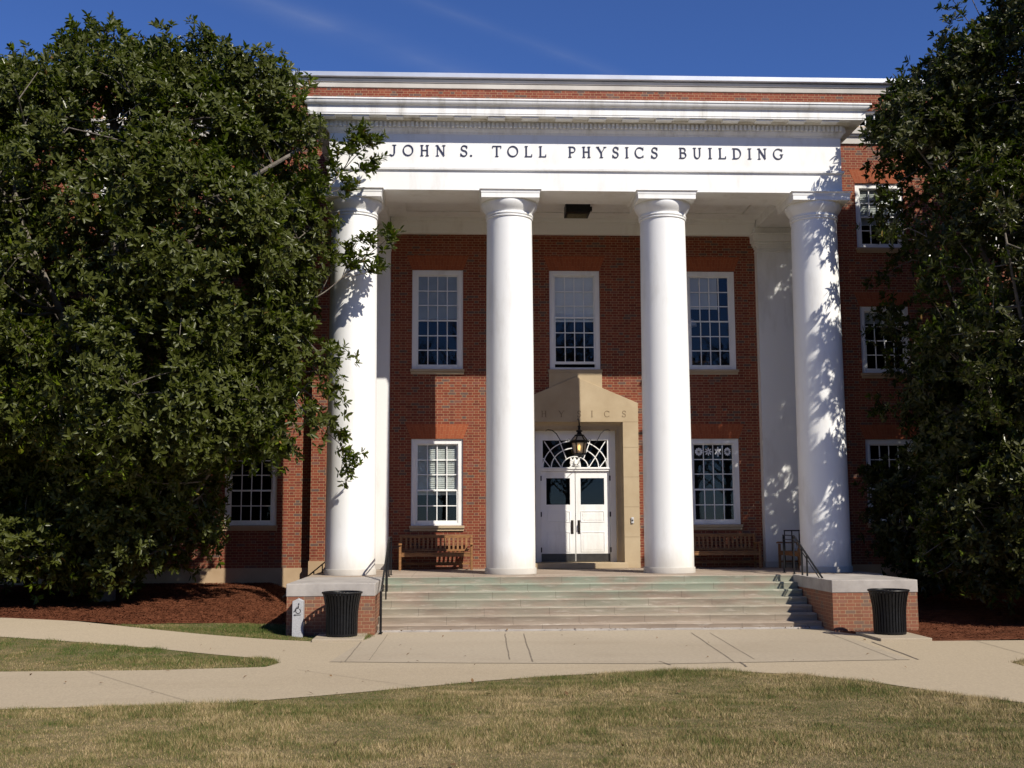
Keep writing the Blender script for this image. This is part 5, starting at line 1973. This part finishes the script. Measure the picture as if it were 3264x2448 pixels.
def grass(name, poly, bounds, dens, mat, hmin, hmax, wid, label, seed):
    rng = np.random.default_rng(seed)
    x0, x1, y0, y1 = bounds
    n = int((x1 - x0) * (y1 - y0) * dens)
    x = rng.uniform(x0, x1, n)
    y = rng.uniform(y0, y1, n)
    # ragged border
    jx = x + rng.normal(0, .03, n)
    jy = y + rng.normal(0, .03, n)
    k = inside(poly, jx, jy)
    x, y = x[k], y[k]
    n = len(x)
    P = np.stack([x, y, gh(x, y)], 1)
    clump = np.clip(0.75 + 0.45 * hash_noise(P, seed, 2.6) + 0.35 * hash_noise(P, seed + 1, 9.0), 0.35, 1.7)
    Hh = rng.uniform(hmin, hmax, n) * clump * np.where(rng.random(n) < 0.03, 1.6, 1.0)
    a = rng.uniform(0, 2 * np.pi, n)
    w = wid * rng.uniform(.6, 1.3, n)
    lean = rng.uniform(.1, 1.0, n) * Hh
    la = rng.uniform(0, 2 * np.pi, n)
    sx, sy = np.cos(a) * w, np.sin(a) * w
    V = np.zeros((n, 3, 3))
    V[:, 0] = P + np.stack([-sx, -sy, np.full(n, -0.004)], 1)
    V[:, 1] = P + np.stack([sx, sy, np.full(n, -0.004)], 1)
    V[:, 2] = P + np.stack([np.cos(la) * lean, np.sin(la) * lean, Hh], 1)
    o_ = np_mesh(name, V.reshape(-1, 3), np.arange(n * 3).reshape(-1, 3), mat)
    tag(o_, label, 'grass', None, 'stuff')
    return o_


front = [(-24, -16)] + LAWN_EDGE + [(5.2, -19), (8, -27), (-24, -27)]
grass('grass', front, (-9.6, 4.6, -20.2, -12.7), 7800, 'grass_blade', 0.020, 0.056, 0.0023, 'patchy half-dormant lawn grass in the foreground', 3)
grass('grass', WEDGE, (-12.5, -5.85, -12.35, -8.5), 3800, 'green_grass_blade', 0.025, 0.055, 0.0035, 'tapering wedge of greener grass between the two paths', 4)
strip = [(-10.2, -6.55), (-9.83, -6.62), (-8.98, -5.85), (-8.1, -5.3), (-6.88, -4.95), (-6.45, -4.85), (-6.46, -7.1), (-4.75, -7.1), (-4.85, -7.9), (-5.75, -8.05), (-7.37, -7.47), (-8.99, -6.93)]
grass('grass', strip, (-10.3, -4.7, -8.1, -4.8), 4500, 'green_grass_blade', 0.03, 0.065, 0.0038, 'strip of bright green grass round the granite marker post', 5)
grass('grass', SMALL + [(24, -27)], (5.3, 8.5, -15, -11.6), 3000, 'grass_blade', 0.025, 0.055, 0.0035, 'corner of lawn beyond the path junction, cut by the picture edge', 6)

# ------------------------------------------------------------------ mulch chips and fallen leaves
rng = np.random.default_rng(9)


def chips(name, poly, bounds, n, mat, size, label, cat, seed, lift=0.03):
    rng = np.random.default_rng(seed)
    x = rng.uniform(bounds[0], bounds[1], n)
    y = rng.uniform(bounds[2], bounds[3], n)
    k = inside(poly, x, y)
    x, y = x[k], y[k]
    n = len(x)
    P = np.stack([x, y, gh(x, y) + lift], 1)
    a = rng.uniform(0, 6.28, n)
    L = size * rng.uniform(.5, 1.4, n)
    w = L * rng.uniform(.25, .6, n)
    d = np.stack([np.cos(a), np.sin(a), rng.normal(0, .3, n)], 1)
    s_ = np.stack([-np.sin(a), np.cos(a), rng.normal(0, .3, n)], 1)
    V = np.stack([P - d * L[:, None], P - s_ * w[:, None] + [0, 0, .006], P + d * L[:, None], P + s_ * w[:, None] + [0, 0, .006]], 1).reshape(-1, 3)
    o_ = np_mesh(name, V, np.arange(n * 4).reshape(-1, 4), mat)
    tag(o_, label, cat, None, 'stuff')
    return o_


chips('mulch_chips', mul_l, (-14, -6.45, -6.6, 0.2), 26000, 'mulch_bark', 0.022, 'loose reddish bark chips strewn on the bed under the left tree', 'mulch', 1)
chips('mulch_chips', mul_r, (4.5, 14, -9, 0.2), 20000, 'mulch_bark', 0.022, 'loose reddish bark chips strewn on the bed under the right tree', 'mulch', 2)
chips('fallen_leaves', [(-12, -15.5), (6, -15.5), (6, -6.5), (-12, -6.5)], (-12, 6, -15.5, -6.5), 60, 'dry_leaf', 0.03, 'few dry brown leaves scattered on the concrete', 'fallen leaves', 8, 0.03)
chips('fallen_leaves', front, (-9, 4.5, -20, -13), 70, 'dry_leaf', 0.04, 'few dry brown leaves scattered in the foreground lawn', 'fallen leaves', 12, 0.035)
chips('fallen_leaves', [(-4.7, -6.6), (4.4, -6.6), (4.4, -6.35), (-4.7, -6.35)], (-4.7, 4.4, -6.6, -6.35), 70, 'dry_leaf', 0.03, 'line of dry leaf crumbs along the foot of the steps', 'fallen leaves', 13, 0.05)


# ------------------------------------------------------------------ leafless wood far behind the viewpoint, seen only mirrored in the panes
mb = MB()
rw = random.Random(4)
for i in range(64):
    x = -95 + i * 3.0 + rw.uniform(-1.6, 1.6)
    y = -82 - rw.uniform(0, 16)
    hgt = rw.uniform(18, 27)
    mb.tube([(x, y, -0.2), (x + rw.uniform(-.4, .4), y, hgt * .35), (x + rw.uniform(-.8, .8), y, hgt * .7), (x + rw.uniform(-1, 1), y, hgt)], [0.38, 0.28, 0.16, 0.04], 6, cap=False)
    for k in range(80):
        z = hgt * rw.uniform(.22, .95)
        a = rw.uniform(0, 6.28)
        L = (hgt - z) * .42 + rw.uniform(.8, 2.2)
        p1 = Vector((x + math.cos(a) * L * .5, y + math.sin(a) * L * .5, z + L * .45))
        p2 = Vector((x + math.cos(a + .25) * L, y + math.sin(a + .25) * L, z + L * 1.0))
        mb.tube([(x, y, z), p1, p2], [0.10, 0.06, 0.02], 3, cap=False)
        for q in range(3):
            a2 = a + rw.uniform(-1, 1)
            mb.tube([p1, p1 + Vector((math.cos(a2) * L * .4, math.sin(a2) * L * .4, L * rw.uniform(.2, .6)))], [0.045, 0.012], 3, cap=False)
o = mb.build('distant_woodland', 'bark', recalc=False)
tag(o, 'far leafless wood mirrored faintly in the window panes', 'woodland', None, 'stuff')
